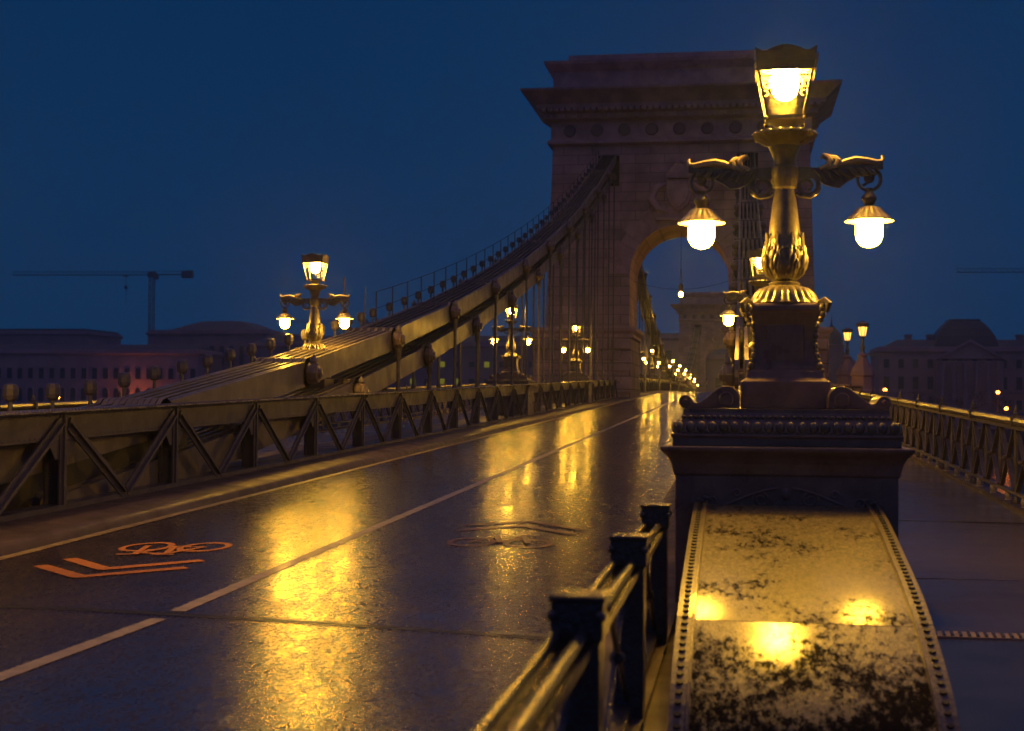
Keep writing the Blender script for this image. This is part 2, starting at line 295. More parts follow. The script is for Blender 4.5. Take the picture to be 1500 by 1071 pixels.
# ------------------------------------------------------------------ deck profile
CX = -4.0                      # centre line of the bridge
YJ = 9.55; G = 0.0233; YT = 93.0; TD = 7.0; YT2 = 291.0
def zr(y):
    if y < YJ: return 0.0
    if y < 97: return G * (y - YJ)
    z0 = G * (97 - YJ); L = YT2 - 97; t = y - 97
    if y < YT2: return z0 + G * t * (1 - t / L)
    return z0 - G * (y - YT2)
def ys(y0, y1, st):
    n = max(1, int(round((y1 - y0) / st))); return [y0 + (y1 - y0) * i / n for i in range(n + 1)]
YLIST = ys(-6, YJ, 1.5) + ys(YJ, 97, 3.5)[1:] + ys(97, 300, 4)[1:]
def strip(name, m, cols, ylist, parent=None, crown=None):
    mb = MB(); n = len(cols); vs = []
    for y in ylist:
        for x, dz in cols: vs.append((x, y, zr(y) + dz + (crown(x) if crown else 0)))
    fs = [(j * n + i, j * n + i + 1, (j + 1) * n + i + 1, (j + 1) * n + i) for j in range(len(ylist) - 1) for i in range(n - 1)]
    mb.add(vs, fs, False); return mb.build(name, m, parent)
XL, XR = -6.93, -1.05          # gutters
def crown(x): return 0.035 * (1 - ((x - CX) / 2.95) ** 2) - 0.035
cols = [(XL + (XR - XL) * i / 12, 0) for i in range(13)]
road = tag(strip('road', M['asphalt'], cols, YLIST, crown=crown), 'wet asphalt carriageway of the bridge reflecting the lamps', kind='structure')

# kerbs and ledges under the girders
def kerb(xg, sgn, name, label):
    c = [(xg, -.07), (xg + sgn * .03, .03), (xg + sgn * .10, .065), (xg + sgn * .16, .075), (xg + sgn * .36, .085), (xg + sgn * .42, .10), (xg + sgn * .50, .105), (xg + sgn * .62, .10)]
    if sgn < 0: c = c[::-1]
    o = strip(name, M['kerb'], c, YLIST); o.data.polygons.foreach_set('use_smooth', [True] * len(o.data.polygons)); return tag(o, label, kind='structure')
kerb(XL, -1, 'kerb', 'rounded wet steel kerb on the left of the carriageway')
kerb(XR, 1, 'kerb', 'rounded wet steel kerb on the right of the carriageway')
tag(strip('deck', M['kerb'], [(-9.45, .09), (XL - .58, .09)], YLIST), 'narrow steel deck under the left girder and chain', kind='structure')
tag(strip('deck', M['kerb'], [(XR + .58, .04), (1.05, .04)], YLIST), 'steel deck under the right girder and chain', kind='structure')
M['walk_wet'] = mat('flooded_footway_coating', (.045, .036, .042), .2, 0, .5, var=.3, vscale=1.5, bump=.2, bscale=50, bdist=.002)
M['comb'] = mat('comb_plate', (.34, .25, .20), .45, 0, .5, .2)
tag(strip('sidewalk', M['walk'], [(.95, .08), (2.2, .085), (3.32, .07)], ys(9.24, 97, 3.5) + YLIST[30:] if False else ys(9.24, 97, 3.5) + ys(97, 300, 4)[1:]), 'wet grey sidewalk slabs right of the lamp pedestal', kind='structure')
tag(strip('sidewalk', M['walk_wet'], [(.95, .08), (2.2, .085), (3.32, .07)], ys(-6, 9.24, 1.5)), 'dark flooded near end of the right sidewalk', kind='structure')
tag(strip('sidewalk', M['walk'], [(-11.4, .07), (-9.15, .08)], YLIST), 'left sidewalk beyond the girder', kind='structure')
for x0, x1, lab in ((3.32, 3.52, 'low raised kerb under the right railing'), (-11.6, -11.38, 'low raised kerb under the outer left railing')):
    tag(strip('kerb', M['kerb'], [(x0, .07), (x0 + .005, .11), (x1, .11), (x1, -.5)], YLIST), lab, kind='structure')

# markings
def line_strip(name, x0, x1, y0, y1, m, dz=.005, lab=None):
    yl = [y for y in ys(y0, y1, 3)]
    
    return strip(name, m, [(x0, dz), (x1, dz)], yl, road, crown)
line_strip('centre_line', CX - .062, CX + .062, -5, 9.46, M['line'])
line_strip('centre_line', CX - .062, CX + .062, 9.78, 285, M['line'])
line_strip('gutter_line', XL + .03, XL + .17, -5, 9.4, M['gutter'])
line_strip('gutter_line', XL + .03, XL + .17, 9.85, 285, M['gutter'])
def joint_y(x): return 9.36 + (-1.2 - x) * .105
j = MB()
for off, w, h in ((-.05, .03, .004), (.05, .03, .005)):
    for i in range(12):
        a = XL + .02 + (XR - XL - .04) * i / 12; b = XL + .02 + (XR - XL - .04) * (i + 1) / 12
        ya = joint_y(a) + off; yb = joint_y(b) + off
        za = zr(ya) + crown(a); zb = zr(yb) + crown(b)
        j.hexa([(a, ya - w / 2, za - .03), (b, yb - w / 2, zb - .03), (b, yb + w / 2, zb - .03), (a, ya + w / 2, za - .03)], [(a, ya - w / 2, za + h), (b, yb - w / 2, zb + h), (b, yb + w / 2, zb + h), (a, ya + w / 2, za + h)])
jo = j.build('expansion_joint', M['steel'], road)
j = MB()
for i in range(12):
    a = XL + .02 + (XR - XL - .04) * i / 12; b = XL + .02 + (XR - XL - .04) * (i + 1) / 12
    j.add([(a, joint_y(a) - .037, zr(joint_y(a)) + crown(a) + .004), (b, joint_y(b) - .037, zr(joint_y(b)) + crown(b) + .004), (b, joint_y(b) + .037, zr(joint_y(b)) + crown(b) + .004), (a, joint_y(a) + .037, zr(joint_y(a)) + crown(a) + .004)], [(0, 1, 2, 3)])
j.build('joint_seal', M['rubber'], jo)
def bike_mark(ox, oy, s):
    mb = MB()
    def P(u, v, dz=.006):
        x = ox + s * u; y = oy + s * v; return (x, y, zr(y) + crown(x) + dz)
    def stroke(pts, w, dz=.006):
        for a, b in zip(pts, pts[1:]):
            dx, dy = b[0] - a[0], b[1] - a[1]; L = math.hypot(dx, dy); nx, ny = -dy / L * w / 2, dx / L * w / 2; ex, ey = dx / L * w * .3, dy / L * w * .3
            mb.add([P(a[0] - nx - ex, a[1] - ny - ey, dz), P(a[0] + nx - ex, a[1] + ny - ey, dz), P(b[0] + nx + ex, b[1] + ny + ey, dz), P(b[0] - nx + ex, b[1] - ny + ey, dz)], [(0, 3, 2, 1)])
            dz += .0006
    def ring(cu, cv, ru, rv, w):
        n = 40
        for k in range(n):
            a, b = 2 * PI * k / n, 2 * PI * (k + 1) / n
            mb.add([P(cu + ru * math.cos(a), cv + rv * math.sin(a)), P(cu + ru * math.cos(b), cv + rv * math.sin(b)), P(cu + (ru - w) * math.cos(b), cv + (rv - w * 1.6) * math.sin(b)), P(cu + (ru - w) * math.cos(a), cv + (rv - w * 1.6) * math.sin(a))], [(0, 3, 2, 1)])
    ring(-.29, -.02, .25, .38, .062); ring(.29, .02, .25, .38, .062)
    stroke([(-.29, 0), (-.12, .52), (.17, .52), (.0, .02), (-.29, 0)], .065, .008)
    stroke([(-.12, .52), (0, .02)], .065, .012); stroke([(.29, 0), (.15, .62), (.30, .66)], .065, .013); stroke([(-.22, .62), (-.04, .64)], .06, .014)
    for v, hw in ((1.6, .62), (2.08, .66)):
        stroke([(-hw, v - .62), (0, v), (hw, v - .62)], .145, .007)
    return mb
bike_mark(-5.50, 13.38, -1).build('bicycle_marking', M['mark'], road)
bike_mark(-2.42, 14.35, 1).build('bicycle_marking', M['mark_worn'], road)

# bank, river, far ground
mb = MB()
mb.add([(-60, -40, -.35), (60, -40, -.35), (60, 3, -.35), (-60, 3, -.35)], [(0, 1, 2, 3)]); 
mb.add([(-60, 3, -.35), (60, 3, -.35), (60, 6, -9), (-60, 6, -9)], [(0, 1, 2, 3)])
tag(mb.build('ground', M['ground']), 'near river bank', kind='structure')
mb = MB(); mb.add([(-1500, -600, -9), (1500, -600, -9), (1500, 330, -9), (-1500, 330, -9)], [(0, 1, 2, 3)]); tag(mb.build('river', M['water']), 'dark river under the bridge', kind='structure')
mb = MB(); mb.add([(-1500, 318, -9), (1500, 318, -9), (1500, 320, -3), (-1500, 320, -3), (1500, 2200, -2), (-1500, 2200, -2)], [(0, 1, 2, 3), (3, 2, 4, 5)]); tag(mb.build('embankment', M['ground']), 'dark far river bank', kind='structure')

# ------------------------------------------------------------------ side girders
POST_Y0 = 12.38; PS = 3.37
def girder(xc, y0, y1, label, posts=True, rivets_to=0, s=1):
    """s=+1: road side is +x"""
    g = empty('truss_girder', (xc, y0, zr(y0))); tag(g, label, 'girder')
    def P(dx, y, dz): return (dx, y - y0, zr(y) + dz - zr(y0))
    H0, H1 = .10, 1.26
    yl = [y0] + [y for y in ys(y0, y1, PS)][1:]
    def run(xa, xb, za, zb):
        m = MB()
        for a, b in zip(yl, yl[1:]):
            m.hexa([P(xa, a, za), P(xb, a, za), P(xb, b, za), P(xa, b, za)], [P(xa, a, zb), P(xb, a, zb), P(xb, b, zb), P(xa, b, zb)])
        return m
    def polish(m, name, mat_, parent=g):
        # join without the inner end faces of the segments
        keep = [i for i in range(len(m.f)) if i % 6 not in (2, 4)] ; 
        ends = [2, len(m.f) - 2]
        m.f = [m.f[i] for i in keep + ends]; m.sm = [False] * len(m.f)
        return m.build(name, mat_, parent)
    tp = polish(run(-.28, .26, H1 - .016, H1), 'top_plate', M['truss_top'])
    polish(run(.10 * s - .006, .10 * s + .006, H1 - .35, H1 - .016), 'top_web', M['truss'])
    m = MB()
    for dx in (.10 * s + .006, .10 * s - .006):
        pass
    lip = polish(run(min(.11 * s, .20 * s), max(.11 * s, .20 * s), H1 - .03, H1 - .0165), 'angle', M['truss'])
    polish(run(-.12, .13, H0 - .03, H0 + .05), 'bottom_chord', M['truss'])
    # rivets along the top plate and web
    if rivets_to:
        m = MB(); y = y0 + .03
        while y < rivets_to:
            far = y > 34
            for dx in ((.235, .06) if s > 0 else (-.235,)):
                if far and dx == .06: continue
                c = P(dx, y, H1)
                r = .017
                k = 5 if not far else 4
                vs = [(c[0] + r * math.cos(2 * PI * q / k), c[1] + r * math.sin(2 * PI * q / k), c[2]) for q in range(k)] + [(c[0] + r * .6 * math.cos(2 * PI * q / k), c[1] + r * .6 * math.sin(2 * PI * q / k), c[2] + .012) for q in range(k)] + [(c[0], c[1], c[2] + .016)]
                m.add(vs, [(q, (q + 1) % k, k + (q + 1) % k, k + q) for q in range(k)] + [(k + q, k + (q + 1) % k, 2 * k) for q in range(k)], True)
            y += .085
        y = y0 + .05
        while y < min(rivets_to, 30):
            for dz in (H1 - .06, H1 - .31):
                c = P(.106 * s, y, dz); r = .015
                vs = [(c[0], c[1] + r * math.cos(2 * PI * q / 6), c[2] + r * math.sin(2 * PI * q / 6)) for q in range(6)] + [(c[0] + .012 * s, c[1], c[2])]
                m.add(vs, [(q, (q + 1) % 6, 6) for q in range(6)], True)
            y += .12
        mo = m.build('rivets', M['truss'], tp); 
    # posts and diagonals
    n = int(round((y1 - y0) / PS))
    z0 = H0 + .05; z1 = H1 - .0165
    pm = MB(); pm.box(.104 * s - .012, .104 * s + .012, -.09, .09, z0, z1); pm.box(-.08, .10 * s, -.012, .012, z0, z1)
    pm.box(-.09, -.066, -.09, .09, z0, z1); pm.box(.128 * s - .014, .128 * s + .014, -.022, .022, z0, z1 - .02)
    pm.box(.135, .155, -.1, .1, -1, -1) if False else None
    post0 = None
    gm = MB()
    # gusset plate (trapezoid) behind the diagonals
    gm.prism([(-.36, z1 - .34), (.36, z1 - .34), (.17, z1 - .56), (-.17, z1 - .56)], lambda p: (.094 * s - .004, p[0], p[1]), lambda p: (.094 * s + .004, p[0], p[1]))
    def diag(dirn):
        m = MB(); a = Vector((.128 * s, dirn * .10, z1 - .14)); b = Vector((.128 * s, dirn * (PS / 2 - .05), z0 + .02 + dirn * G * PS / 2))
        m.bar(a, b, .022, .165, side=(1, 0, 0)); m.bar(a + Vector((.028 * s, 0, 0)), b + Vector((.028 * s, 0, 0)), .05, .02, side=(1, 0, 0)); return m
    dm = {1: diag(1), -1: diag(-1)}
    protos = None
    for k in range(n + 1):
        y = y0 + k * PS
        if y > y1 + .1: break
        if protos is None:
            protos = [pm.build('post', M['truss'], g), dm[1].build('diagonal', M['truss'], g), dm[-1].build('diagonal', M['truss'], g)]
            gs = gm.build('gusset', M['truss'], protos[0]); items = protos
        else:
            items = []
            for q in protos:
                c = q.copy(); COL.objects.link(c); items.append(c)
                for ch in q.children:
                    d = ch.copy(); COL.objects.link(d); d.parent = c
        for it in items: it.location = P(0, y, 0)
    return g
girder(-8.0, POST_Y0, POST_Y0 + PS * 23.5, 'grey riveted girder along the left of the road on the near side of the arch', rivets_to=62, s=1)
girder(-8.0, 101, 101 + PS * 54, 'curving girder along the left of the far span seen through the arch', s=1)
girder(-.22, POST_Y0, POST_Y0 + PS * 23.5, 'girder right of the road behind the big lamp pedestal', s=-1)
girder(-.22, 101, 101 + PS * 54, 'girder right of the road on the far span beyond the arch', s=-1)

# ------------------------------------------------------------------ chains
def zc_side(y): d = y - 26.1; return 2.08 + .13 * d + .00155 * d * d
def zc_main(y):
    m = (97 + YT2) / 2; h = 17.6; lo = 4.7; t = (y - m) / (m - 100); return lo + (h - lo) * t * t
def link_plates(p, q, n, off, thick=.045, hh=.235, er=.30):
    mb = MB(); d = (q - p); L = d.length; d.normalize(); u = Vector((0, -d.z, d.y))   # plane x = const
    prof = []
    a0 = math.asin(hh / er)
    for k in range(9): a = -PI + a0 + (-(2 * a0)) * 0 + 0; 
    for k in range(11):
        a = a0 + (2 * PI - 2 * a0) * k / 10 ; prof.append((er * math.cos(a), er * math.sin(a)))           # eye at p (open towards +d)
    prof2 = [(L - x, -y) for x, y in prof]
    poly = prof + prof2
    for i in range(n):
        x = off[i]
        mb.prism(poly, lambda t: p + d * t[0] + u * t[1] + Vector((x - thick / 2, 0, 0)), lambda t: p + d * t[0] + u * t[1] + Vector((x + thick / 2, 0, 0)))
    return mb
def chain(xc, pins, zf, label, deckto=True, hang=True, bulbs=False, s=1):
    g = empty('suspension_chain', (xc, pins[0], zf(pins[0]))); tag(g, label, 'chain')
    O = Vector((xc, pins[0], zf(pins[0])))
    P = [Vector((0, y, zf(y))) - Vector((0, O.y, O.z)) for y in pins]
    A = [(-.45 + .18 * i) for i in range(6)]; B = [(-.36 + .18 * i) for i in range(5)] 
    for i in range(len(P) - 1):
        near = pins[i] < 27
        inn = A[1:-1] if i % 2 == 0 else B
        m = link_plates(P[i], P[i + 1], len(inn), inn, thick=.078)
        lk = m.build('link', M['chain'] if near else M['gear'], g)  # inner plates darker: weaker light between plates and wet dirt put into the colour
        for xo in (-.455, .455):
            link_plates(P[i], P[i + 1], 1, [xo], thick=.07).build('face_plate', M['chain'], lk)
    pin0 = None
    for i, p in enumerate(P):
        if zf(pins[i]) - zr(pins[i]) < 1.25: continue
        if pin0 is None:
            pin0 = []
            for sg in (-1, 1):
                m = MB(); n = 9; vs = []
                for (r, dx) in ((.15, -.05), (.20, .0), (.215, .03), (.215, .13), (.19, .15), (.185, .20), (.12, .205), (.10, .26), (.0, .275)):
                    for k in range(n): vs.append((sg * (.50 + dx), r * math.cos(2 * PI * k / n + .3), r * math.sin(2 * PI * k / n + .3)))
                m.add(vs, [(a * n + k, a * n + (k + 1) % n, (a + 1) * n + (k + 1) % n, (a + 1) * n + k) for a in range(8) for k in range(n)], False)
                o = m.build('pin', M['box_iron'], g, bevel=.008)
                fm = MB(); fm.lathe([(.05, .18), (.075, .23), (.06, .28), (.025, .33), (.006, .37)], 10, (sg * .60, 0)); fm.build('finial', M['chain'], o)
                pin0.append(o)
            prs = pin0
        else:
            prs = []
            for q in pin0:
                o = q.copy(); COL.objects.link(o); prs.append(o)
                for ch in q.children: d = ch.copy(); COL.objects.link(d); d.parent = o
        for o in prs: o.location = p
        if hang:
            y = pins[i]; zt = zr(y) + 1.24 if deckto else zr(y) + 1.2
            h = zf(y) - zt
            if h > .5:
                for sg in (-1, 1):
                    m = MB(); m.tube([(sg * .60, 0, -.15), (sg * .60, 0, -h)], .045, 8)
                    m.lathe([(.06, -h), (.085, -h + .02), (.07, -h + .08), (.05, -h + .12)], 8, (sg * .60, 0))
                    m.lathe([(.05, -.5), (.08, -.42), (.085, -.2)], 8, (sg * .60, 0))
                    ho = m.build('hanger', M['railg'], g); ho.location = p
    return g
ups = [POST_Y0 + PS * k for k in (-1, 0)] 
UP = [19.30 + 6.74 * k for k in range(0, 11)] + [93.6]
UP = [12.63] + UP
LOW = [16.0 + 6.74 * k for k in range(0, 12)]
zlow = lambda y: zc_side(y) - .80
CH_L, CH_R = -8.60, .38
chain(CH_L, UP, zc_side, 'upper left suspension chain rising to the stone tower', s=1)
chain(CH_L, LOW, zlow, 'lower left suspension chain just under the upper one')
chain(CH_R, UP[2:], zc_side, 'upper right suspension chain behind the big street lamp')
chain(CH_R, LOW[2:], zlow, 'lower right suspension chain behind the big street lamp')
UM = [100 + 6.86 * k for k in range(0, 28)]
chain(CH_L, UM, zc_main, 'left suspension chain of the far span hanging beyond the arch')
chain(CH_R, UM, zc_main, 'right suspension chain of the far span hanging beyond the arch')

# unlit globe lights and the walkway handrail along the chain's outer edge
def globe_head(parent, y, z, x, proto):
    if proto is None:
        m = MB(); m.lathe([(.05, .0), (.085, .03), (.10, .08), (.10, .16), (.08, .215), (.035, .23)], 8); o = m.build('floodlight', M['truss'], None)
        o.data.polygons.foreach_set('use_smooth', [False] * len(o.data.polygons))
        st = MB(); st.tube([(0, 0, -.36), (0, 0, .0)], .028, 6); st.box(-.06, .06, -.05, .05, -.38, -.34); st.build('bracket', M['truss'], o)
    else:
        o = dup(proto)
    o.location = (x, y, z); return o
pr0 = None
k = 0; y = 16.8
while y < 88:
    zb = max(1.50 + .02 * (y - 16.8), zc_side(y) + .36)
    o = globe_head(None, y, zb, -9.14, pr0); pr0 = pr0 or o
    where = 'on the flat left chain cover' if y < 20.5 else ('on the low end of the left chain' if y < 30 else 'on the outer edge of the rising upper left chain')
    k += 1
    if k <= 14: where = ['leftmost', 'second', 'third', 'fourth', 'fifth', 'sixth', 'seventh', 'eighth', 'ninth', 'tenth', 'eleventh', 'twelfth', 'thirteenth', 'fourteenth'][k - 1] + ' from left, ' + where
    tag(o, 'unlit drum-shaped floodlight, ' + where, 'floodlight', 'floodlights along the low chain cover' if y < 20.5 else ('floodlights on the low end of the chain' if y < 30 else 'floodlights on the rising chain'))
    y += 1.12 if y < 34 else 1.685
hr = empty('handrail', (-9.0, 33, zc_side(33))); tag(hr, 'thin maintenance handrail climbing above the left chain to the tower', 'handrail')
O = Vector((-9.0, 33, zc_side(33)))
pl = [34.5 + 1.685 * k for k in range(34)]
m = MB()
for dz in (1.02, .6): m.tube([(0, y - O.y, zc_side(y) + dz - O.z) for y in pl], .014 if dz > 1 else .009, 5)
m.build('rail', M['rail'], hr)
m = MB(); m.tube([(0, 0, .1), (0, 0, 1.02)], .018, 6); p0 = m.build('post', M['rail'], hr)
for i, y in enumerate(pl):
    q = p0 if i == 0 else p0.copy()
    if i: COL.objects.link(q)
    q.location = (0, y - O.y, zc_side(y) - O.z)
# flat cover between the anchor and the chain on the left, and the deck gear under it
m = MB()
yy = ys(11.9, 20.6, 1.45)
for a, b in zip(yy, yy[1:]):
    m.hexa([(-9.34, a, zr(a) + .1), (-8.30, a, zr(a) + .1), (-8.30, b - .01, zr(b) + .1), (-9.34, b - .01, zr(b) + .1)], [(-9.34, a, 1.33), (-8.30, a, 1.33), (-8.30, b - .01, 1.36), (-9.34, b - .01, 1.36)])
tag(m.build('chain_cover', M['gear'], bevel=.01), 'low flat riveted chain cover behind the left girder', 'chain cover')
# instruments (pole with small box) by the near left lamp
t = empty('sensor_mast', (-9.35, 32.8, zc_side(32.8))); tag(t, 'thin mast with a round sensor head beside the chain', 'sensor mast')
m = MB(); m.tube([(0, 0, -.6), (0, 0, 1.5)], .02, 6); m.tube([(.36, .6, -.3), (.36, .6, 1.3)], .016, 6); m.tube([(0, 0, -.1), (.36, .6, -.1)], .012, 5); m.build('mast', M['railg'], t)
m = MB(); m.lathe([(.05, .42), (.16, .47), (.17, .55), (.12, .66), (.03, .7)], 14); m.build('sensor_head', M['chain'], t)

# ------------------------------------------------------------------ street lamps
def px(y): return (599 - y) / 186.4
def leaf_mod(nl, amp, z0, z1):
    def f(g, t, r, z):
        k = (z - z0) / (z1 - z0)
        if k < 0 or k > 1: return r
        a = abs(math.sin(g * nl / 2)); edge = .55 + .45 * math.sin(g * nl) * math.sin(k * 9)
        vein = .5 + .5 * math.cos(g * nl * 4 + 3 * math.sin(k * 7))
        return r + amp * math.sin(PI * min(1, k * 1.05)) ** .5 * (0.55 * a + .35 * vein * a + .25 * edge * math.sin(k * 22 + 2 * math.cos(g * nl)))
    return f
def make_lamp():
    L = empty('street_lamp', (0, 0, 0))
    iron = M['lamp_iron']
    # square tapered pedestal with leafed corners
    m = MB(); m.rings(0, 0, [(.335, .335, 0), (.335, .335, px(560)), (.30, .30, px(556)), (.285, .285, px(545)), (.25, .25, px(540)), (.235, .235, px(520)), (.228, .228, px(500)), (.235, .235, px(480)), (.262, .262, px(462)), (.272, .272, px(459)), (.272, .272, px(452)), (.255, .255, px(448))])
    ped = m.build('pedestal', M['box_iron'], L, bevel=.008, seg=2)
    for sx in (-1, 1):
        for sy in (-1, 1):
            m = MB()
            for i in range(13):
                t = i / 12; w = .228 + .05 * (2 * t - 1) ** 2 + (.02 if t > .8 else 0); z = px(545) + (px(458) - px(545)) * t
                m.ball((sx * w, sy * w, z), .017 + .006 * (i % 2), 7, 5, (1, 1, 1.25))
            m.ball((sx * .285, sy * .285, px(455)), .036, 9, 6, (1, 1, 1.0)); m.ball((sx * .315, sy * .315, px(452)), .022, 8, 5)
            m.tube([(sx * .25, sy * .25, px(447)), (sx * .29, sy * .29, px(444)), (sx * .325, sy * .325, px(450)), (sx * .31, sy * .31, px(460)), (sx * .285, sy * .285, px(458))], [.012, .022, .024, .02, .012], 7)
            m.ball((sx * .255, sy * .255, px(538)), .03, 8, 6)
            m.build('leafed_corner', iron, ped)
    # recessed panels of the pedestal
    m = MB()
    for a in range(4):
        c, s_ = math.cos(a * PI / 2), math.sin(a * PI / 2)
        def R(x, y, z): return (x * c - y * s_, x * s_ + y * c, z)
        m.hexa([R(-.15, -.246, px(532)), R(.15, -.246, px(532)), R(.15, -.225, px(532)), R(-.15, -.225, px(532))], [R(-.14, -.243, px(478)), R(.14, -.243, px(478)), R(.14, -.222, px(478)), R(-.14, -.222, px(478))])
    m.build('panel', M['box_iron'], ped, bevel=.01)
    # gadrooned dome foot
    m = MB(); N = 96
    m.lathe([(.27, px(449)), (.275, px(446)), (.245, px(442)), (.235, px(438)), (.215, px(431)), (.18, px(424)), (.125, px(421)), (.115, px(419.5)), (.12, px(418)), (.12, px(416)), (.10, px(414))], 176,
            mod=lambda g, t, r, z: r * (1 + (.085 * abs(math.sin(g * 11)) if .15 < t < .62 else (.02 * math.cos(g * 12) if t < .15 else 0))))
    m.build('dome_foot', iron, L)
    # vase shaft with acanthus leaves
    prof = [(.075, px(416)), (.105, px(411)), (.135, px(404)), (.155, px(396)), (.165, px(387)), (.162, px(378)), (.150, px(368)), (.137, px(358)), (.126, px(348)), (.118, px(338)), (.112, px(328)), (.104, px(315)), (.096, px(302)), (.086, px(290)), (.078, px(281)), (.074, px(278))]
    fine = []
    for (a, b) in zip(prof, prof[1:]):
        for q in range(4): fine.append((a[0] + (b[0] - a[0]) * q / 4, a[1] + (b[1] - a[1]) * q / 4))
    fine.append(prof[-1])
    m = MB(); m.lathe(fine, 192, mod=leaf_mod(8, .030, px(412), px(344)))
    m.build('vase', iron, L, sharp=60)
    m = MB()   # leaf tips standing off the vase
    for k in range(8):
        g = PI / 8 + k * PI / 4; c, s_ = math.cos(g), math.sin(g)
        m.tube([(.150 * c, .150 * s_, px(372)), (.146 * c, .146 * s_, px(360)), (.142 * c, .142 * s_, px(350)), (.146 * c, .146 * s_, px(345)), (.155 * c, .155 * s_, px(343))], [.016, .022, .018, .014, .008], 6)
        for dg in (-.22, .22):
            c2, s2 = math.cos(g + dg), math.sin(g + dg)
            m.tube([(.172 * c2, .172 * s2, px(396)), (.178 * c2, .178 * s2, px(384)), (.170 * math.cos(g + dg * .6), .170 * math.sin(g + dg * .6), px(372)), (.158 * math.cos(g + dg * 1.3), .158 * math.sin(g + dg * 1.3), px(365))], [.006, .012, .012, .008], 6)
            m.ball((.157 * math.cos(g + dg * 1.3), .157 * math.sin(g + dg * 1.3), px(367)), .016, 7, 5)
    m.build('acanthus_leaves', iron, L)
    # upper shaft
    m = MB(); m.lathe([(.080, px(279)), (.095, px(276)), (.095, px(272)), (.105, px(268)), (.110, px(256)), (.105, px(247)), (.085, px(244)), (.085, px(236)), (.095, px(228)), (.12, px(218)), (.125, px(214))], 32, mod=lambda g, t, r, z: r * (1 + .03 * math.cos(12 * g)))
    m.build('shaft', iron, L)
    m = MB(); m.lathe([(.12, px(216)), (.17, px(212)), (.215, px(206)), (.245, px(200)), (.238, px(196.5)), (.20, px(195)), (.13, px(194.5)), (.10, px(192))], 96, mod=lambda g, t, r, z: r * (1 + (.045 * abs(math.sin(9 * g)) if .25 < t < .75 else 0)))
    for k in range(18):
        g = k * PI / 9; m.ball((.235 * math.cos(g), .235 * math.sin(g), px(199)), .02, 6, 5)
    m.build('crown_collar', iron, L)
    m = MB(); m.lathe([(.085, px(194)), (.075, px(190)), (.082, px(186)), (.11, px(182)), (.15, px(180)), (.15, px(178))], 24); m.build('neck', M['shade'], L)
    # arms
    for sg in (-1, 1):
        def A(x, yy_, d=0): return (sg * x, d, px(yy_))
        m = MB()
        # main arm body, deep near the shaft, scalloped acanthus under-edge
        topc = [(.05, 246), (.15, 247), (.25, 248), (.34, 250), (.42, 248), (.50, 246), (.60, 244), (.70, 243), (.745, 240)]
        botc = [(.05, 264), (.15, 262), (.24, 263), (.30, 270), (.36, 276), (.42, 276), (.46, 272), (.50, 265), (.56, 261), (.60, 256), (.68, 251), (.745, 249)]
        poly = topc + [(x, y + (2.2 if i % 2 else 0)) for i, (x, y) in enumerate(botc)][::-1]
        m.prism(poly, lambda p: A(p[0], p[1], -.022), lambda p: A(p[0], p[1], .022))
        for i in range(7):   # ribs of the acanthus on both faces
            x = .26 + .065 * i
            for d in (-.026, .026):
                m.tube([A(x - .03, 250, d), A(x + .01, 257, d * 1.25), A(x + .05, 270 - 1.9 * i, d)], [.016, .024, .010], 5)
        arm = m.build('arm', iron, L)
        m = MB()   # bright top leaf with curled fins
        for d in (-.028, 0, .028):
            m.tube([A(.40, 246, d), A(.46, 241, d * 1.2), (A(.54, 238, d * 1.2)), A(.62, 239.5, d), A(.70, 242, d * .7), A(.745, 240, d * .3)], [.016, .024, .029, .027, .022, .014], 7)
        m.tube([A(.70, 243), A(.74, 241), A(.752, 235), A(.742, 231)], [.014, .017, .014, .009], 7)
        for i, x in enumerate((.30, .355)):
            for d in (-.03, 0, .03):
                m.tube([A(x - .03, 250, d), A(x + .035, 246, d * 1.2), A(x + .05, 239 - i, d * 1.2), A(x + .03, 233 + 2 * i, d), A(x - .005, 230 + 3 * i, d * .8), A(x - .02, 233 + 3 * i, d * .6)], [.014, .024, .027, .024, .018, .010], 7)
        m.tube([A(.39, 252), A(.40, 246), A(.395, 240)], [.012, .02, .012], 7)
        m.build('top_leaf', M['shade'], arm)
        m = MB()   # hanging hook ring with inner rosette
        cx_, cy_, R_ = .645, 266, .088
        pts = []
        for i in range(19):
            a = math.radians(62 - i * 17.5); pts.append((sg * (cx_ + R_ * math.cos(a)), 0, px(cy_) + R_ * math.sin(a)))
        m.tube([A(.735, 243), A(.742, 249)] + pts, [.016, .018] + [.017 - .0004 * i for i in range(19)], 8)
        m.ball((sg * cx_, 0, px(264)), .042, 12, 8, (1, .55, 1)); m.tube([(sg * (cx_ - .005), 0, px(264) - .03), (sg * (cx_ - .05), 0, px(264) - .06)], .012, 6)
        m.build('hook', iron, arm)
        m = MB()   # volute below the arm beside the shaft
        vp = []
        for i in range(26):
            a = math.radians(95 - i * 22); r_ = .095 * (1 - i / 34.0); vp.append((sg * (.175 + r_ * math.cos(a)), 0, px(274) + r_ * math.sin(a)))
        m.tube(vp, [.022 - .0005 * i for i in range(26)], 7)
        m.tube([(sg * .085, 0, px(284)), (sg * .12, 0, px(289)), (sg * .20, 0, px(290)), (sg * .255, 0, px(284)), (sg * .275, 0, px(277))], [.01, .016, .018, .014, .008], 7)
        m.build('volute', iron, arm)
        # pendant lamp
        px_ = sg * .645
        m = MB(); m.lathe([(.03, px(279)), (.022, px(283)), (.035, px(286)), (.058, px(291)), (.06, px(295)), (.04, px(301)), (.03, px(305)), (.05, px(305.5))], 16, (px_, 0)); pend = m.build('pendant_cap', iron, L)
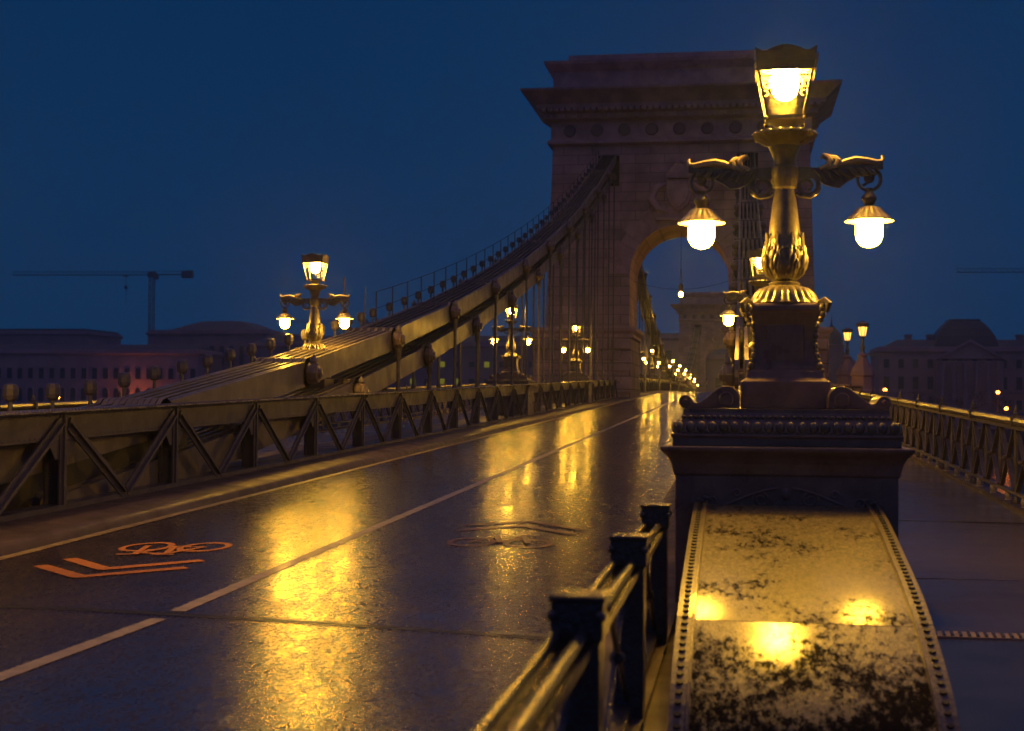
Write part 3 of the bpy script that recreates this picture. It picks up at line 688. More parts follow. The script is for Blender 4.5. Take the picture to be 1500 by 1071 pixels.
        m = MB(); m.lathe([(.04, px(305)), (.085, px(307)), (.105, px(311)), (.125, px(316)), (.15, px(320)), (.188, px(325)), (.19, px(326.5))], 112, (px_, 0), mod=lambda g, t, r, z: r * (1 + (.045 * math.cos(18 * (g)) if .1 < t < .7 else 0)), caps=False)
        m.build('shade', M['shade'], pend)
        m = MB(); m.lathe([(.186, px(327)), (.145, px(322)), (.115, px(319)), (.02, px(318))], 32, (px_, 0), caps=False); m.build('shade_lining', M['enamel'], pend)
        m = MB(); m.lathe([(.098, px(320)), (.103, px(326)), (.103, px(346)), (.098, px(352)), (.082, px(358)), (.055, px(362.5)), (.02, px(364.5))][::-1], 12, (px_, 0)); m.build('globe', M['globe'], pend)
    # lantern: four-sided tapered frame, arched gables and corner horns
    b, t_ = .135, .205; z0, z1 = px(178), px(111)
    m = MB()
    m.rings(0, 0, [(.15, .15, px(179)), (.15, .15, z0)])
    for sx in (-1, 1):
        for sy in (-1, 1):
            m.bar((sx * b, sy * b, z0 - .002), (sx * t_, sy * t_, z1), .018, .018)
            m.ball((sx * (b + .012), sy * (b + .012), z0 - .005), .018, 6, 5)
            for i in range(2):   # curls in the upper corners of each pane
                a = i * PI / 2
    for a in range(4):
        c, s_ = math.cos(a * PI / 2), math.sin(a * PI / 2)
        def R(x, y, z): return (x * c - y * s_, x * s_ + y * c, z)
        m.bar(R(-b, -b, z0 + .012), R(b, -b, z0 + .012), .014, .02); m.bar(R(-t_ + .005, -t_ + .005, z1 - .045), R(t_ - .005, -t_ + .005, z1 - .045), .010, .010)
        for sx in (-1, 1):
            pts = []
            for i in range(11):
                an = math.radians(200 - i * 30); rr_ = .026
                pts.append(R(sx * (.135 - rr_ * math.cos(an)), -t_ + .018, z1 - .035 + rr_ * math.sin(an)))
            m.tube(pts, .006, 5); pts = []
            for i in range(9):
                an = math.radians(120 - i * 28); rr_ = .022
                pts.append(R(sx * (.150 - rr_ * math.cos(an)), -t_ + .028, z1 - .10 + rr_ * math.sin(an)))
            m.tube(pts, .006, 5)
    lan = m.build('lantern_frame', iron, L)
    m = MB(); gp = [(-1, 1)]
    # gables
    def gable(p): return p
    def gz(x):
        ax = abs(x) / .235
        if ax < .70: return px(111) + .135 + .055 * math.cos(ax / .70 * PI / 2)
        return px(111) + .135 + .042 * ((ax - .70) / .30)
    xs = [-.235 + .47 * i / 24 for i in range(25)]
    for a in range(4):
        c, s_ = math.cos(a * PI / 2), math.sin(a * PI / 2)
        def R(x, y, z): return (x * c - y * s_, x * s_ + y * c, z)
        vs = [R(x * .915, -.215, z1 - .004) for x in xs] + [R(x, -.238, gz(x)) for x in xs] + [R(x * .915, -.203, z1 - .004) for x in xs] + [R(x * .95, -.222, gz(x) - .002) for x in xs]
        n = 25; fs = []
        for i in range(24): fs += [(i, i + 1, n + i + 1, n + i), (n + i, n + i + 1, 3 * n + i + 1, 3 * n + i), (3 * n + i, 3 * n + i + 1, 2 * n + i + 1, 2 * n + i), (2 * n + i, 2 * n + i + 1, i + 1, i)]
        m.add(vs, fs, False)
        m.bar(R(-.22, -.222, z1 + .004), R(.22, -.222, z1 + .004), .014, .014); m.bar(R(-.225, -.232, z1 + .07), R(.225, -.232, z1 + .07), .008, .008)
    m.rings(0, 0, [(.20, .20, z1 + .10), (.17, .17, z1 + .16), (.05, .05, z1 + .19)])
    m.build('roof', M['box_iron'], lan)
    m = MB(); m.lathe([(.19, z1 + .045), (.12, z1 + .07), (.03, z1 + .08)], 24, caps=False); m.build('reflector', M['enamel'], lan)
    m = MB()
    for a in range(4):
        c, s_ = math.cos(a * PI / 2), math.sin(a * PI / 2)
        def R(x, y, z): return (x * c - y * s_, x * s_ + y * c, z)
        m.add([R(-b + .01, -b + .004, z0 + .02), R(b - .01, -b + .004, z0 + .02), R(t_ - .012, -t_ + .008, z1 - .002), R(-t_ + .012, -t_ + .008, z1 - .002)], [(0, 1, 2, 3)])
    m.build('glass', M['glass'], lan)
    m = MB(); m.lathe([(.10, px(94)), (.106, px(102)), (.106, px(126)), (.10, px(134)), (.083, px(141)), (.055, px(146)), (.02, px(148))][::-1], 12); m.build('globe', M['lantern_globe'], lan)
    return L

def make_box():
    """iron casing that carries a lamp: body, cornice, egg moulding, scrolls"""
    B = empty('lamp_pedestal', (0, 0, 0)); hd = .74
    m = MB(); m.rings(0, 0, [(.775, hd, -.05), (.775, hd, 1.04)]); body = m.build('body', M['box_iron'], B, bevel=.01)
    m = MB()
    for sy in (-1, 1):   # raised corner strips, panel frame and scroll relief
        y = sy * (hd + .006)
        for x0, x1 in ((-.77, -.665), (.665, .77)): m = MB(); m.box(x0, x1, min(y, y - sy * .012), max(y, y - sy * .012), 0, 1.02); m.build('corner_strip', M['box_iron'], body, bevel=.003)
    pass
    m = MB()
    for sy in (-1,):
        y = sy * (hd + .004)
        for sx in (-1, 1):
            pts = [(sx * (.05 + .6 * t), y, .88 + .06 * math.cos(t * PI * 1.1) - .05 * t) for t in [i / 12 for i in range(13)]]; m.tube(pts, [.012 - .0005 * i for i in range(13)], 6)
            for (cx_, cz_, r0, tn) in ((.17, .86, .062, 1), (.52, .84, .05, -1), (.34, .90, .03, 1)):
                sp = []
                for i in range(20):
                    a = math.radians(i * 32 * tn); r_ = r0 * (1 - i / 24.0); sp.append((sx * (cx_ + r_ * math.cos(a)), y, cz_ + r_ * math.sin(a)))
                m.tube(sp, [.011 - .0003 * i for i in range(20)], 6)
            for i in range(6): m.ball((sx * (.54 + .022 * i), y, .86 - .008 * i + .015 * (i % 2)), .016, 6, 4, (1.3, .6, .8))
        m.ball((0, y, .90), .035, 8, 6, (1, .5, 1.3))
    m.build('scroll_relief', M['box_iron'], body)
    m = MB(); m.rings(0, 0, [(.78, hd + .005, 1.02), (.79, hd + .015, 1.04), (.795, hd + .02, 1.07), (.805, hd + .03, 1.11), (.825, hd + .05, 1.15), (.85, hd + .075, 1.18), (.875, hd + .10, 1.2), (.88, hd + .105, 1.228), (.85, hd + .075, 1.233)])
    m.build('cornice', M['box_iron'], B, bevel=.012, seg=3)
    m = MB(); m.rings(0, 0, [(.795, hd + .01, 1.233), (.795, hd + .01, 1.295), (.81, hd + .025, 1.30), (.81, hd + .025, 1.318)]); m.build('fascia', M['box_iron'], B, bevel=.010, seg=3)
    m = MB(); m.rings(0, 0, [(.785, hd, 1.318), (.783, hd, 1.335), (.765, hd - .02, 1.38), (.73, hd - .05, 1.42), (.725, hd - .06, 1.455), (.72, hd - .065, 1.47), (.72, hd - .065, 1.50)])
    eg = m.build('moulding', M['box_iron'], B)
    m = MB(); n = 20
    for i in range(n):
        x = -.76 + 1.52 * i / (n - 1)
        for sy in (-1, 1):
            m.ball((x * .98, sy * (hd - .005), 1.365), .033, 8, 6, (1.0, .75, 1.35))
            m.tube([(x * .98 - .036, sy * (hd - .012), 1.40), (x * .985 - .038, sy * (hd + .012), 1.34), (x * .99, sy * (hd + .016), 1.315), (x * .985 + .038, sy * (hd + .012), 1.34), (x * .98 + .036, sy * (hd - .012), 1.40)], .007, 5)
    for i in range(16):
        y = -.70 + 1.40 * i / 15
        for sx in (-1, 1): m.ball((sx * .78, y, 1.365), .033, 8, 6, (.75, 1, 1.35))
    for i in range(34):
        x = -.715 + 1.43 * i / 33
        for sy in (-1, 1): m.ball((x, sy * (hd - .052), 1.44), .017, 6, 5, (1.2, 1, .8))
    m.build('egg_moulding', M['lamp_iron'], eg)
    # side scrolls
    for sx in (-1, 1):
        top = []
        c1 = (.72, 1.55, .05); c2 = (.42, 1.57, .10)
        for i in range(9): a = math.radians(215 - i * 22) if True else 0; 
        outer = [(c1[0] + c1[2] * math.cos(math.radians(a)), c1[1] + c1[2] * math.sin(math.radians(a))) for a in range(-90, 170, 20)]
        # outer scroll (far end), valley, big scroll near the shaft
        valley = [(.655, 1.545), (.63, 1.54), (.60, 1.555), (.56, 1.585), (.52, 1.62)]
        big = [(c2[0] + c2[2] * math.cos(math.radians(a)), c2[1] + c2[2] * math.sin(math.radians(a))) for a in range(50, 185, 15)]
        poly = outer + valley + big + [(.32, 1.502), (.40, 1.502)]
        m = MB(); m.prism(poly, lambda p: (sx * p[0], -.30, p[1]), lambda p: (sx * p[0], .30, p[1]))
        m.tube([(sx * c2[0], -.30, c2[1]), (sx * c2[0], -.315, c2[1])], .055, 14); m.tube([(sx * c1[0], -.30, c1[1]), (sx * c1[0], -.315, c1[1])], .022, 10)
        m.build('scroll', M['box_iron'], B, bevel=.006, seg=2)
    return B

LX, LY = .335, 11.3
lamp = make_lamp(); lamp.location = (LX, LY, 1.50)
box = make_box(); box.location = (LX - .02, 10.97, 0)
LG = 'three-globe iron street lamps of the bridge'
tag(lamp, 'nearest and biggest ornate iron street lamp, on the dark iron pedestal at right', 'street lamp', LG)
tag(box, 'dark iron lamp pedestal with egg moulding and scrolls under the biggest lamp', 'pedestal', 'iron pedestals under the lamps')
lamps = [(-8.78, 28.6, 'ornate three-globe lamp standing on the left chain, left of the arch', None),
         (.40, 29.2, 'three-globe lamp half hidden behind the shaft of the biggest lamp', None),
         (-8.6, 53.2, 'three-globe lamp on a pedestal among the left hangers, the one farther from the tower', 1),
         (-8.6, 74.6, 'three-globe lamp on a pedestal among the left hangers, close beside the tower', 1),
         (.40, 53.2, 'three-globe lamp far behind the biggest lamp, second one on the right side', 1),
         (.40, 74.6, 'three-globe lamp far behind the biggest lamp, just before the tower', 1)]
nth = ['first', 'second', 'third', 'fourth', 'fifth', 'sixth', 'seventh', 'eighth']
lamps.append((-8.6, 11.3, 'near left street lamp just outside the photo', 1))
for i in range(8):
    lamps.append((-8.6, 118.5 + 21.6 * i, nth[i] + ' street lamp of the left row seen through the arch, counted from the near end', 1))
    lamps.append((.42, 118.5 + 21.6 * i, nth[i] + ' street lamp of the right row on the far span, counted from the tower', 1))
for x, y, lab, bx in lamps:
    z = zr(y) + 1.5 if bx else zc_side(y) + .235
    c = dup(lamp); c.location = (x, y, z if bx else z - px(462)); tag(c, lab)
    if bx:
        d = dup(box); d.location = (x, y, zr(y)); 
        tag(d, ('iron pedestal under ' + lab.replace('three-globe lamp on a pedestal', 'left lamp').replace(', the one farther from the tower', ' farther from the tower').replace(', second one on the right side', '').replace(', counted from the near end', '').replace(', counted from the tower', ''))[:110], 'pedestal')
    else:
        c.location.z = zc_side(y) + .235 - px(447) - .03

# ------------------------------------------------------------------ anchor cover (the curved box in front of the pedestal)
cv = empty('anchor_cover', (LX - .015, 0, 0)); tag(cv, 'curved riveted metal chain cover with flaking wet paint in front of the pedestal', 'chain cover')
pr = [(10.30, .825), (9.9, .795), (9.5, .752), (9.1, .700), (8.7, .640), (8.35, .590), (8.0, .536), (7.75, .491), (7.50, .437), (7.42, .418), (7.418, .4155), (7.2, .351), (6.95, .276), (6.75, .205), (6.6, .138), (6.45, .05), (6.3, -.06), (6.1, -.22)]
HW = .64
m = MB(); n = 2; vs = []
for y, z in pr: vs += [(-HW + .09, y, z), (HW - .09, y, z)]
m.add(vs, [(i * 2, (i + 1) * 2, (i + 1) * 2 + 1, i * 2 + 1) for i in range(len(pr) - 1)], True)
pl_ = m.build('cover_plate', M['cover'], cv, sharp=28)
def prz(y):
    for (a, za), (b, zb) in zip(pr, pr[1:]):
        if b <= y <= a: return za + (zb - za) * (a - y) / (a - b + 1e-9)
    return pr[-1][1]
for sx in (-1, 1):
    m = MB()
    for (a, za), (b, zb) in zip(pr, pr[1:]):
        if a - b < .01: continue
        x0, x1 = sx * (HW - .095), sx * HW; x0, x1 = min(x0, x1), max(x0, x1)
        m.hexa([(x0, b, zb - .02), (x1, b, zb - .02), (x1, a, za - .02), (x0, a, za - .02)], [(x0, b, zb + .012), (x1, b, zb + .012), (x1, a, za + .012), (x0, a, za + .012)])
        xe = sx * (HW - .085); m.hexa([(xe - .008, b, zb + .012), (xe + .008, b, zb + .012), (xe + .008, a, za + .012), (xe - .008, a, za + .012)], [(xe - .005, b, zb + .026), (xe + .005, b, zb + .026), (xe + .005, a, za + .026), (xe - .005, a, za + .026)])
    fl = m.build('flange', M['flange'], cv)
    m = MB(); d = 0; y = 10.2
    while y > 6.15:
        z = prz(y) + .012; s_ = (prz(y + .03) - prz(y - .03)) / .06; nv = Vector((0, -s_, 1)).normalized(); tv = Vector((0, 1, s_)).normalized(); xv = Vector((1, 0, 0)); c = Vector((sx * (HW - .042), y, z))
        k = 8; vs = [c + (xv * math.cos(2 * PI * q / k) + tv * math.sin(2 * PI * q / k)) * .0175 for q in range(k)] + [c + nv * .010 + (xv * math.cos(2 * PI * q / k) + tv * math.sin(2 * PI * q / k)) * .015 for q in range(k)]
        m.add(vs, [(q, (q + 1) % k, k + (q + 1) % k, k + q) for q in range(k)] + [tuple(range(k, 2 * k))])
        y -= .078 / math.sqrt(1 + s_ * s_)
    m.build('bolts', M['bolt'], fl)
m = MB()
for sx in (-1, 1):
    for (a, za), (b, zb) in zip(pr, pr[1:]):
        if a - b < .01: continue
        x0, x1 = sx * (HW - .02), sx * (HW - .005); x0, x1 = min(x0, x1), max(x0, x1)
        m.hexa([(x0, b, -.5), (x1, b, -.5), (x1, a, -.5), (x0, a, -.5)], [(x0, b, zb - .015), (x1, b, zb - .015), (x1, a, za - .015), (x0, a, za - .015)])
m.build('side_plate', M['box_iron'], cv)

# ------------------------------------------------------------------ foreground railing by the carriageway
fr = empty('roadside_railing', (-.58, 4.5, 0)); tag(fr, 'blurred black iron railing in the foreground between road and chain cover', 'railing')
def fz(y): return .925 if y < 9 else .925
pys = [2.45, 4.50, 6.56, 8.62]
m = MB()
m.rings(.08, 0, [(.07, .08, .02), (.07, .08, .78), (.082, .09, .79), (.082, .09, .905), (.088, .096, .91), (.088, .096, .925)])
for sx in (-1, 1):
    for sy in (-1, 1): m.ball((.08 + sx * .075, -.105 if sy < 0 else .105, .865), .02, 8, 5)
p0 = m.build('post', M['rail'], fr, bevel=.006, seg=2)
rm = MB()
for dx in (.02, .10): rm.tube([(dx, -4.5, .805), (dx, 4.1, .805)], .019, 10)
rm.box(.0, .13, -4.5, 4.1, .745, .775); rm.build('top_rail', M['rail'], fr)
rm = MB(); rm.box(.02, .10, -4.5, 4.1, .12, .16); rm.build('bottom_rail', M['rail'], fr)
cr0 = None
for i, y in enumerate(pys):
    q = p0 if i == 0 else p0.copy()
    if i: COL.objects.link(q)
    q.location = (0, y - 4.5, 0)
for a, b in zip(pys, pys[1:]):
    h = (b - a) / 2
    for u in (0, 1):
        if cr0 is None:
            m = MB(); y0, y1 = .02, h - .02
            m.tube([(.06, y0, .16), (.06, y1, .745)], .014, 8); m.tube([(.075, y1, .16), (.075, y0, .745)], .014, 8); m.ball((.067, (y0 + y1) / 2, .45), .035, 10, 6); m.ball((.067, y1 + .02, .19), .03, 8, 6)
            cr0 = m.build('cross_rods', M['rail'], fr); q = cr0
        else: q = cr0.copy(); COL.objects.link(q)
        q.location = (0, a - 4.5 + u * h, 0)

# ------------------------------------------------------------------ sidewalk railings
def lattice_rail(x, y0, y1, label, s=1):
    g = empty('sidewalk_railing', (x, y0, zr(y0))); tag(g, label, 'railing')
    def P(dx, y, dz): return (dx, y - y0, zr(y) + dz - zr(y0))
    yl = [y for y in ys(y0, y1, 3.33)]; n = len(yl) - 1; st = (y1 - y0) / n
    m = MB()
    for dxz, r in (((0, 1.14), .055),):
        m.tube([P(dxz[0], y, dxz[1]) for y in yl], r, 8)
    for (xa, xb, za, zb) in ((-.03, .03, 1.04, 1.085), ):
        for a, b in zip(yl, yl[1:]): m.hexa([P(xa, a, za), P(xb, a, za), P(xb, b - .003, za), P(xa, b - .003, za)], [P(xa, a, zb), P(xb, a, zb), P(xb, b - .003, zb), P(xa, b - .003, zb)])
    m.build('top_rail', M['railg'], g)
    m = MB()
    for a, b in zip(yl, yl[1:]): m.hexa([P(-.03, a, .22), P(.03, a, .22), P(.03, b - .003, .22), P(-.03, b - .003, .22)], [P(-.03, a, .26), P(.03, a, .26), P(.03, b - .003, .26), P(-.03, b - .003, .26)])
    m.build('bottom_rail', M['railg'], g)
    # post: slim standard with collar and pointed finial
    m = MB(); m.lathe([(.05, .1), (.06, .14), (.03, .2), (.024, .5), (.045, .62), (.024, .72), (.03, 1.04), (.03, 1.08)], 8); 
    m.rings(0, 0, [(.068, .03, 1.075), (.068, .03, 1.20), (.05, .025, 1.215)]); m.lathe([(.03, 1.21), (.04, 1.235), (.025, 1.26), (.03, 1.28), (.012, 1.33), (.004, 1.36)], 8)
    p0 = m.build('post', M['railg'], g)
    u = st / 3
    m = MB()
    for sg in (-1, 1): m.bar((0, -sg * u * .42, .26), (0, sg * u * .42, 1.04), .055, .028, side=(1, 0, 0))
    m.ball((-.045, 0, .65), .035, 7, 5); m.ball((.045, 0, .65), .035, 7, 5)
    m.prism([(-.0, .28), (u * .10, .65), (0, 1.03), (-u * .10, .65)], lambda p: (-.012, p[0] + u * .5, p[1]), lambda p: (.012, p[0] + u * .5, p[1]))
    l0 = m.build('lattice_panel', M['railg'], g)
    m = MB(); m.ball((-.0, 0, .17), .05, 8, 6, (1, 1, 1.2)); m.lathe([(.04, .09), (.05, .11), (.03, .13)], 8); f0 = m.build('ball_foot', M['shade'], g)
    c = 0
    for i, y in enumerate(yl):
        q = p0 if i == 0 else p0.copy()
        if i: COL.objects.link(q)
        q.location = P(0, y, 0)
        for t in range(3):
            yy_ = y + (t + .5) * u
            if yy_ > y1: break
            if c < 99:
                q = l0 if c == 0 else l0.copy()
                if c: COL.objects.link(q)
                q.location = P(0, yy_, 0)
                q = f0 if c == 0 else f0.copy()
                if c: COL.objects.link(q)
                q.location = P(0, yy_ , 0)
            c += 1
    return g
lattice_rail(3.42, 8.8, 91, 'long ornate lattice railing along the right sidewalk')
lattice_rail(-11.5, 12, 91, 'outer lattice railing of the left sidewalk seen through the girder')

# comb joint plate across the right sidewalk
m = MB(); m.box(1.02, 3.30, 9.24, 9.46, .0, .092)
jp = m.build('joint_plate', M['comb']); tag(jp, 'ribbed steel joint plate across the right sidewalk', 'joint plate')
m = MB()
for i in range(44):
    x = 1.05 + i * .051; m.hexa([(x, 9.26, .092), (x + .02, 9.26, .092), (x + .035, 9.44, .092), (x + .015, 9.44, .092)], [(x, 9.26, .100), (x + .02, 9.26, .100), (x + .035, 9.44, .100), (x + .015, 9.44, .100)])
m.build('ribs', M['steel'], jp)
m = MB()
for y in (11.9, 16.5): m.box(1.0, 3.3, y, y + .012, zr(y) + .078, zr(y) + .0875)
sj = m.build('slab_joint', M['rubber']); tag(sj, 'dark joints between the sidewalk slabs', kind='structure')

# ------------------------------------------------------------------ towers
def tower(x, y, z, label):
    T = empty('stone_tower', (x, y, z)); tag(T, label, 'tower')
    hw, ra, spr, zb = 8.75, 3.2, 10.1 - z, 6.6 - z      # pier half width, arch radius, springing, plinth top
    D = TD; TOP = 18.6 - z; B0 = -9
    def bat(zz): return hw - .035 * (zz - zb)
    # shaft with arch: front and back faces as strips between opening and outer edge
    N = 28
    inner = [(-ra, zb), (-ra, spr)] + [(-ra * math.cos(PI * k / N), spr + ra * math.sin(PI * k / N)) for k in range(1, N)] + [(ra, spr), (ra, zb)]
    outer = []
    for (ix, iz) in inner:
        if iz <= spr + .01: outer.append(((-1 if ix < 0 else 1) * bat(iz), iz))
        else:
            a = math.atan2(iz - spr, ix)
            # project ray to the outer frame
            t = 1e9
            if abs(math.cos(a)) > 1e-6: t = bat(TOP) / abs(math.cos(a))
            if math.sin(a) > 1e-6: t = min(t, (TOP - spr) / math.sin(a))
            ox, oz = t * math.cos(a), spr + t * math.sin(a)
            if abs(ox) > bat(oz) - .3 or abs(ox) > bat(TOP) - .02: ox = (1 if ox > 0 else -1) * bat(oz)
            outer.append((ox, oz))
    # make sure the corners exist
    m = MB(); n = len(inner)
    def ring(yy_, pts): return [(px_, yy_, pz_) for px_, pz_ in pts]
    vs = ring(0, inner) + ring(0, outer) + ring(D, inner) + ring(D, outer); fs = []
    for i in range(n - 1):
        fs += [(i, i + 1, n + i + 1, n + i), (2 * n + i, 3 * n + i, 3 * n + i + 1, 2 * n + i + 1), (i, 2 * n + i, 2 * n + i + 1, i + 1), (n + i, n + i + 1, 3 * n + i + 1, 3 * n + i)]
    m.add(vs, fs)
    # corner fill at top
    for sx in (-1, 1):
        ci = min(range(n), key=lambda i: (outer[i][0] - sx * bat(TOP)) ** 2 + (outer[i][1] - TOP) ** 2)
        for k in (ci, ):
            for q in (ci - 1, ci):
                if 0 <= q < n - 1:
                    a, b = outer[q], outer[q + 1]
                    m.prism([a, b, (sx * bat(TOP), TOP)], lambda p: (p[0], 0.002, p[1]), lambda p: (p[0], D - .002, p[1]))
    m.build('shaft', M['stone'], T)
    # arch ring of proud voussoirs
    m = MB(); K = 19
    for k in range(K):
        a0, a1 = PI * (k + .04) / K, PI * (k + .96) / K; ro = ra + (1.15 if k % 2 else 1.45) + (.3 if k == K // 2 else 0)
        pts = [(ra - .02, a0), (ro, a0), (ro, a1), (ra - .02, a1)]
        for ya, yb in ((-.07, .01),):
            m.prism([(r * math.cos(a), spr + r * math.sin(a)) for r, a in pts], lambda p: (p[0], ya, p[1]), lambda p: (p[0], yb, p[1]))
    m.build('arch_ring', M['stone_plain'], T)
    # plinth: two rusticated piers with moulded caps, flaring below
    for sx in (-1, 1):
        xi, xo = ra - .12, 9.45
        pc = (xi + xo) / 2; ph = (xo - xi) / 2
        m = MB()
        rows = 11; zt0 = zb - .75; z00 = B0
        m.rings(sx * pc, D / 2, [(ph + .5, D / 2 + .9, z00), (ph + .12, D / 2 + .35, 0), (ph, D / 2 + .25, zt0)])
        pier = m.build('plinth', M['stone_rough'], T)
        m = MB(); m.rings(sx * pc, D / 2, [(ph - .02, D / 2 + .25, zt0), (ph + .16, D / 2 + .35, zt0 + .1), (ph + .16, D / 2 + .35, zt0 + .3), (ph + .34, D / 2 + .5, zt0 + .5), (ph + .36, D / 2 + .52, zt0 + .72), (ph - .3, D / 2 + .05, zb + .02)])
        m.build('plinth_cap', M['stone_plain'], pier)
        m = MB()
        for r in range(7):
            z0_ = zt0 - .72 * (r + 1); 
            for c in range(5):
                w = 2 * ph / 5; xo_ = -ph + c * w + (w / 2 if r % 2 else 0)
                if xo_ + w > ph + .01: continue
                k2 = ph + .06; m.box(sx * pc + xo_ + .03, sx * pc + xo_ + w - .03, -.25 - .16 - .012 * r, -.2, z0_ + .03, z0_ + .69)
            for sd in (1,):
                m.box(sx * (xo - .02) if sx > 0 else sx * (xo + .10 + .01 * r), sx * (xo + .10 + .01 * r) if sx > 0 else sx * (xo - .02), -.32, D + .32, z0_ + .03, z0_ + .69)
        m.build('rusticated_blocks', M['stone_rough'], pier, bevel=.05)
    # entablature
    W0 = bat(TOP)
    m = MB(); m.rings(0, D / 2, [(W0 + .05, D / 2 + .05, TOP - .01), (W0 + .35, D / 2 + .35, TOP + .12), (W0 + .35, D / 2 + .35, TOP + .3), (W0 + .12, D / 2 + .12, TOP + .42), (W0 + .12, D / 2 + .12, TOP + 1.55), (W0 + .5, D / 2 + .5, TOP + 1.7), (W0 + .55, D / 2 + .55, TOP + 2.05), (W0 + .95, D / 2 + .95, TOP + 2.35), (W0 + 1.0, D / 2 + 1.0, TOP + 2.6), (W0 + 1.5, D / 2 + 1.5, TOP + 3.05), (W0 + 1.9, D / 2 + 1.9, TOP + 3.35), (W0 + 1.95, D / 2 + 1.95, TOP + 3.5), (W0 - .2, D / 2 - .2, TOP + 3.55)])
    m.build('cornice', M['stone_plain'], T)
    m = MB(); nn = 22
    for i in range(nn):
        xx = -W0 - .2 + (2 * W0 + .4) * i / (nn - 1); m.box(xx - .2, xx + .2, -.75, -.5, TOP + 1.72, TOP + 2.0)
    for i in range(44):
        xx = -W0 - .5 + (2 * W0 + 1) * i / 43; m.box(xx - .12, xx + .12, -1.15, -.9, TOP + 2.12, TOP + 2.34)
    m.build('dentils', M['stone_plain'], T)
    ro0 = None
    for i in range(9):
        if ro0 is None:
            m = MB(); n_ = 20
            for r0, r1, ya, yb in ((.42, .34, -.16, -.22), (.26, .02, -.14, -.20)):
                vs = []
                for r, yy_ in ((r0, -.1), (r0, ya), (r1, yb)):
                    vs += [(r * math.cos(2 * PI * k / n_), yy_, r * math.sin(2 * PI * k / n_)) for k in range(n_)]
                m.add(vs, [(a * n_ + k, a * n_ + (k + 1) % n_, (a + 1) * n_ + (k + 1) % n_, (a + 1) * n_ + k) for a in range(2) for k in range(n_)] + [tuple(2 * n_ + k for k in range(n_))], False)
            q = ro0 = m.build('roundel', M['rosette'], T)
        else: q = ro0.copy(); COL.objects.link(q)
        q.location = (-7.2 + 1.8 * i, 0, TOP + .98)
    m = MB(); m.rings(0, D / 2, [(8.35, D / 2 - .1, TOP + 3.5), (8.35, D / 2 - .1, TOP + 4.95), (8.55, D / 2 + .1, TOP + 5.1), (8.9, D / 2 + .4, TOP + 5.4), (8.95, D / 2 + .45, TOP + 5.6), (8, D / 2 - .4, TOP + 5.62)]); m.build('attic', M['stone_plain'], T)
    m = MB(); m.rings(0, D / 2, [(7.3, D / 2 + .3, TOP + 5.61), (7.3, D / 2 + .3, TOP + 5.95), (7.1, D / 2 + .1, TOP + 6.0)]); m.build('blocking_course', M['stone_plain'], T)
    # coat of arms over the keystone
    m = MB(); zc = 15.3 - z
    shield = [(-.8, .9), (.8, .9), (.85, 0), (.6, -.7), (0, -1.2), (-.6, -.7), (-.85, 0)]
    m.prism(shield, lambda p: (p[0], -.28, zc + p[1]), lambda p: (p[0], .0, zc + p[1])); m.prism([(x * .75, y_ * .75) for x, y_ in shield], lambda p: (p[0], -.36, zc + p[1]), lambda p: (p[0], -.27, zc + p[1]))
    m.rings(0, -.15, [(.75, .22, zc + 1.0), (.85, .26, zc + 1.25), (.6, .2, zc + 1.6), (.25, .12, zc + 1.95)]); m.ball((0, -.15, zc + 2.1), .2, 8, 6)
    for sx in (-1, 1): m.tube([(sx * .9, -.12, zc + .7), (sx * 1.5, -.14, zc + .4), (sx * 1.8, -.14, zc - .3), (sx * 1.4, -.14, zc - .9), (sx * .7, -.12, zc - 1.2)], [.12, .26, .3, .24, .1], 8)
    m.box(-1.5, 1.5, -.32, 0, zc - 1.75, zc - 1.45)
    m.build('coat_of_arms', M['stone_plain'], T, bevel=.03)
    # slots where the chains enter: solid boxes, recess shade put into their dark colour
    for sx, cxn in ((-1, CH_L - x), (1, CH_R - x)):
        m = MB(); m.box(cxn - .68, cxn + .68, -.12, .0, 15.9 - z, 17.9 - z); m.box(cxn - .55, cxn + .55, -.14, -.1, 15.9 - z, 17.6 - z); m.build('chain_opening', M['dark'], T)
    return T
tower(CX, YT, 0, 'big stone bridge tower with the wide road arch, behind the nearest lamp')
t2 = tower(CX, YT2, -1.3, 'small distant stone tower seen through the arch of the big one')

# lamp hung in the arch
h = empty('hanging_lantern', (CX, 96.3, 9.0)); tag(h, 'small lit lantern hanging on a wire in the middle of the arch', 'lantern')
m = MB(); m.lathe([(.10, .0), (.17, .32), (.19, .34), (.19, .38), (.05, .5), (.03, .6)], 8); 
hb = m.build('lantern_cap', M['pole'], h); hb.location.z = .22
m = MB(); m.ball((0, 0, .0), .15, 10, 8, (1, 1, 1.3)); m.build('globe', M['farlight'], h); 
m = MB(); m.tube([(0, 0, .8), (0, 0, 4.2)], .02, 5); m.tube([(-.15, 0, .2), (0, 0, 1.9)], .012, 4); m.tube([(.15, 0, .2), (0, 0, 1.9)], .012, 4)
m.tube([(-3.2 + 6.4 * i / 16, 0, .35 + .55 * ((i - 8) / 8.0) ** 2) for i in range(17)], .018, 5); m.build('wire', M['rail'], h)
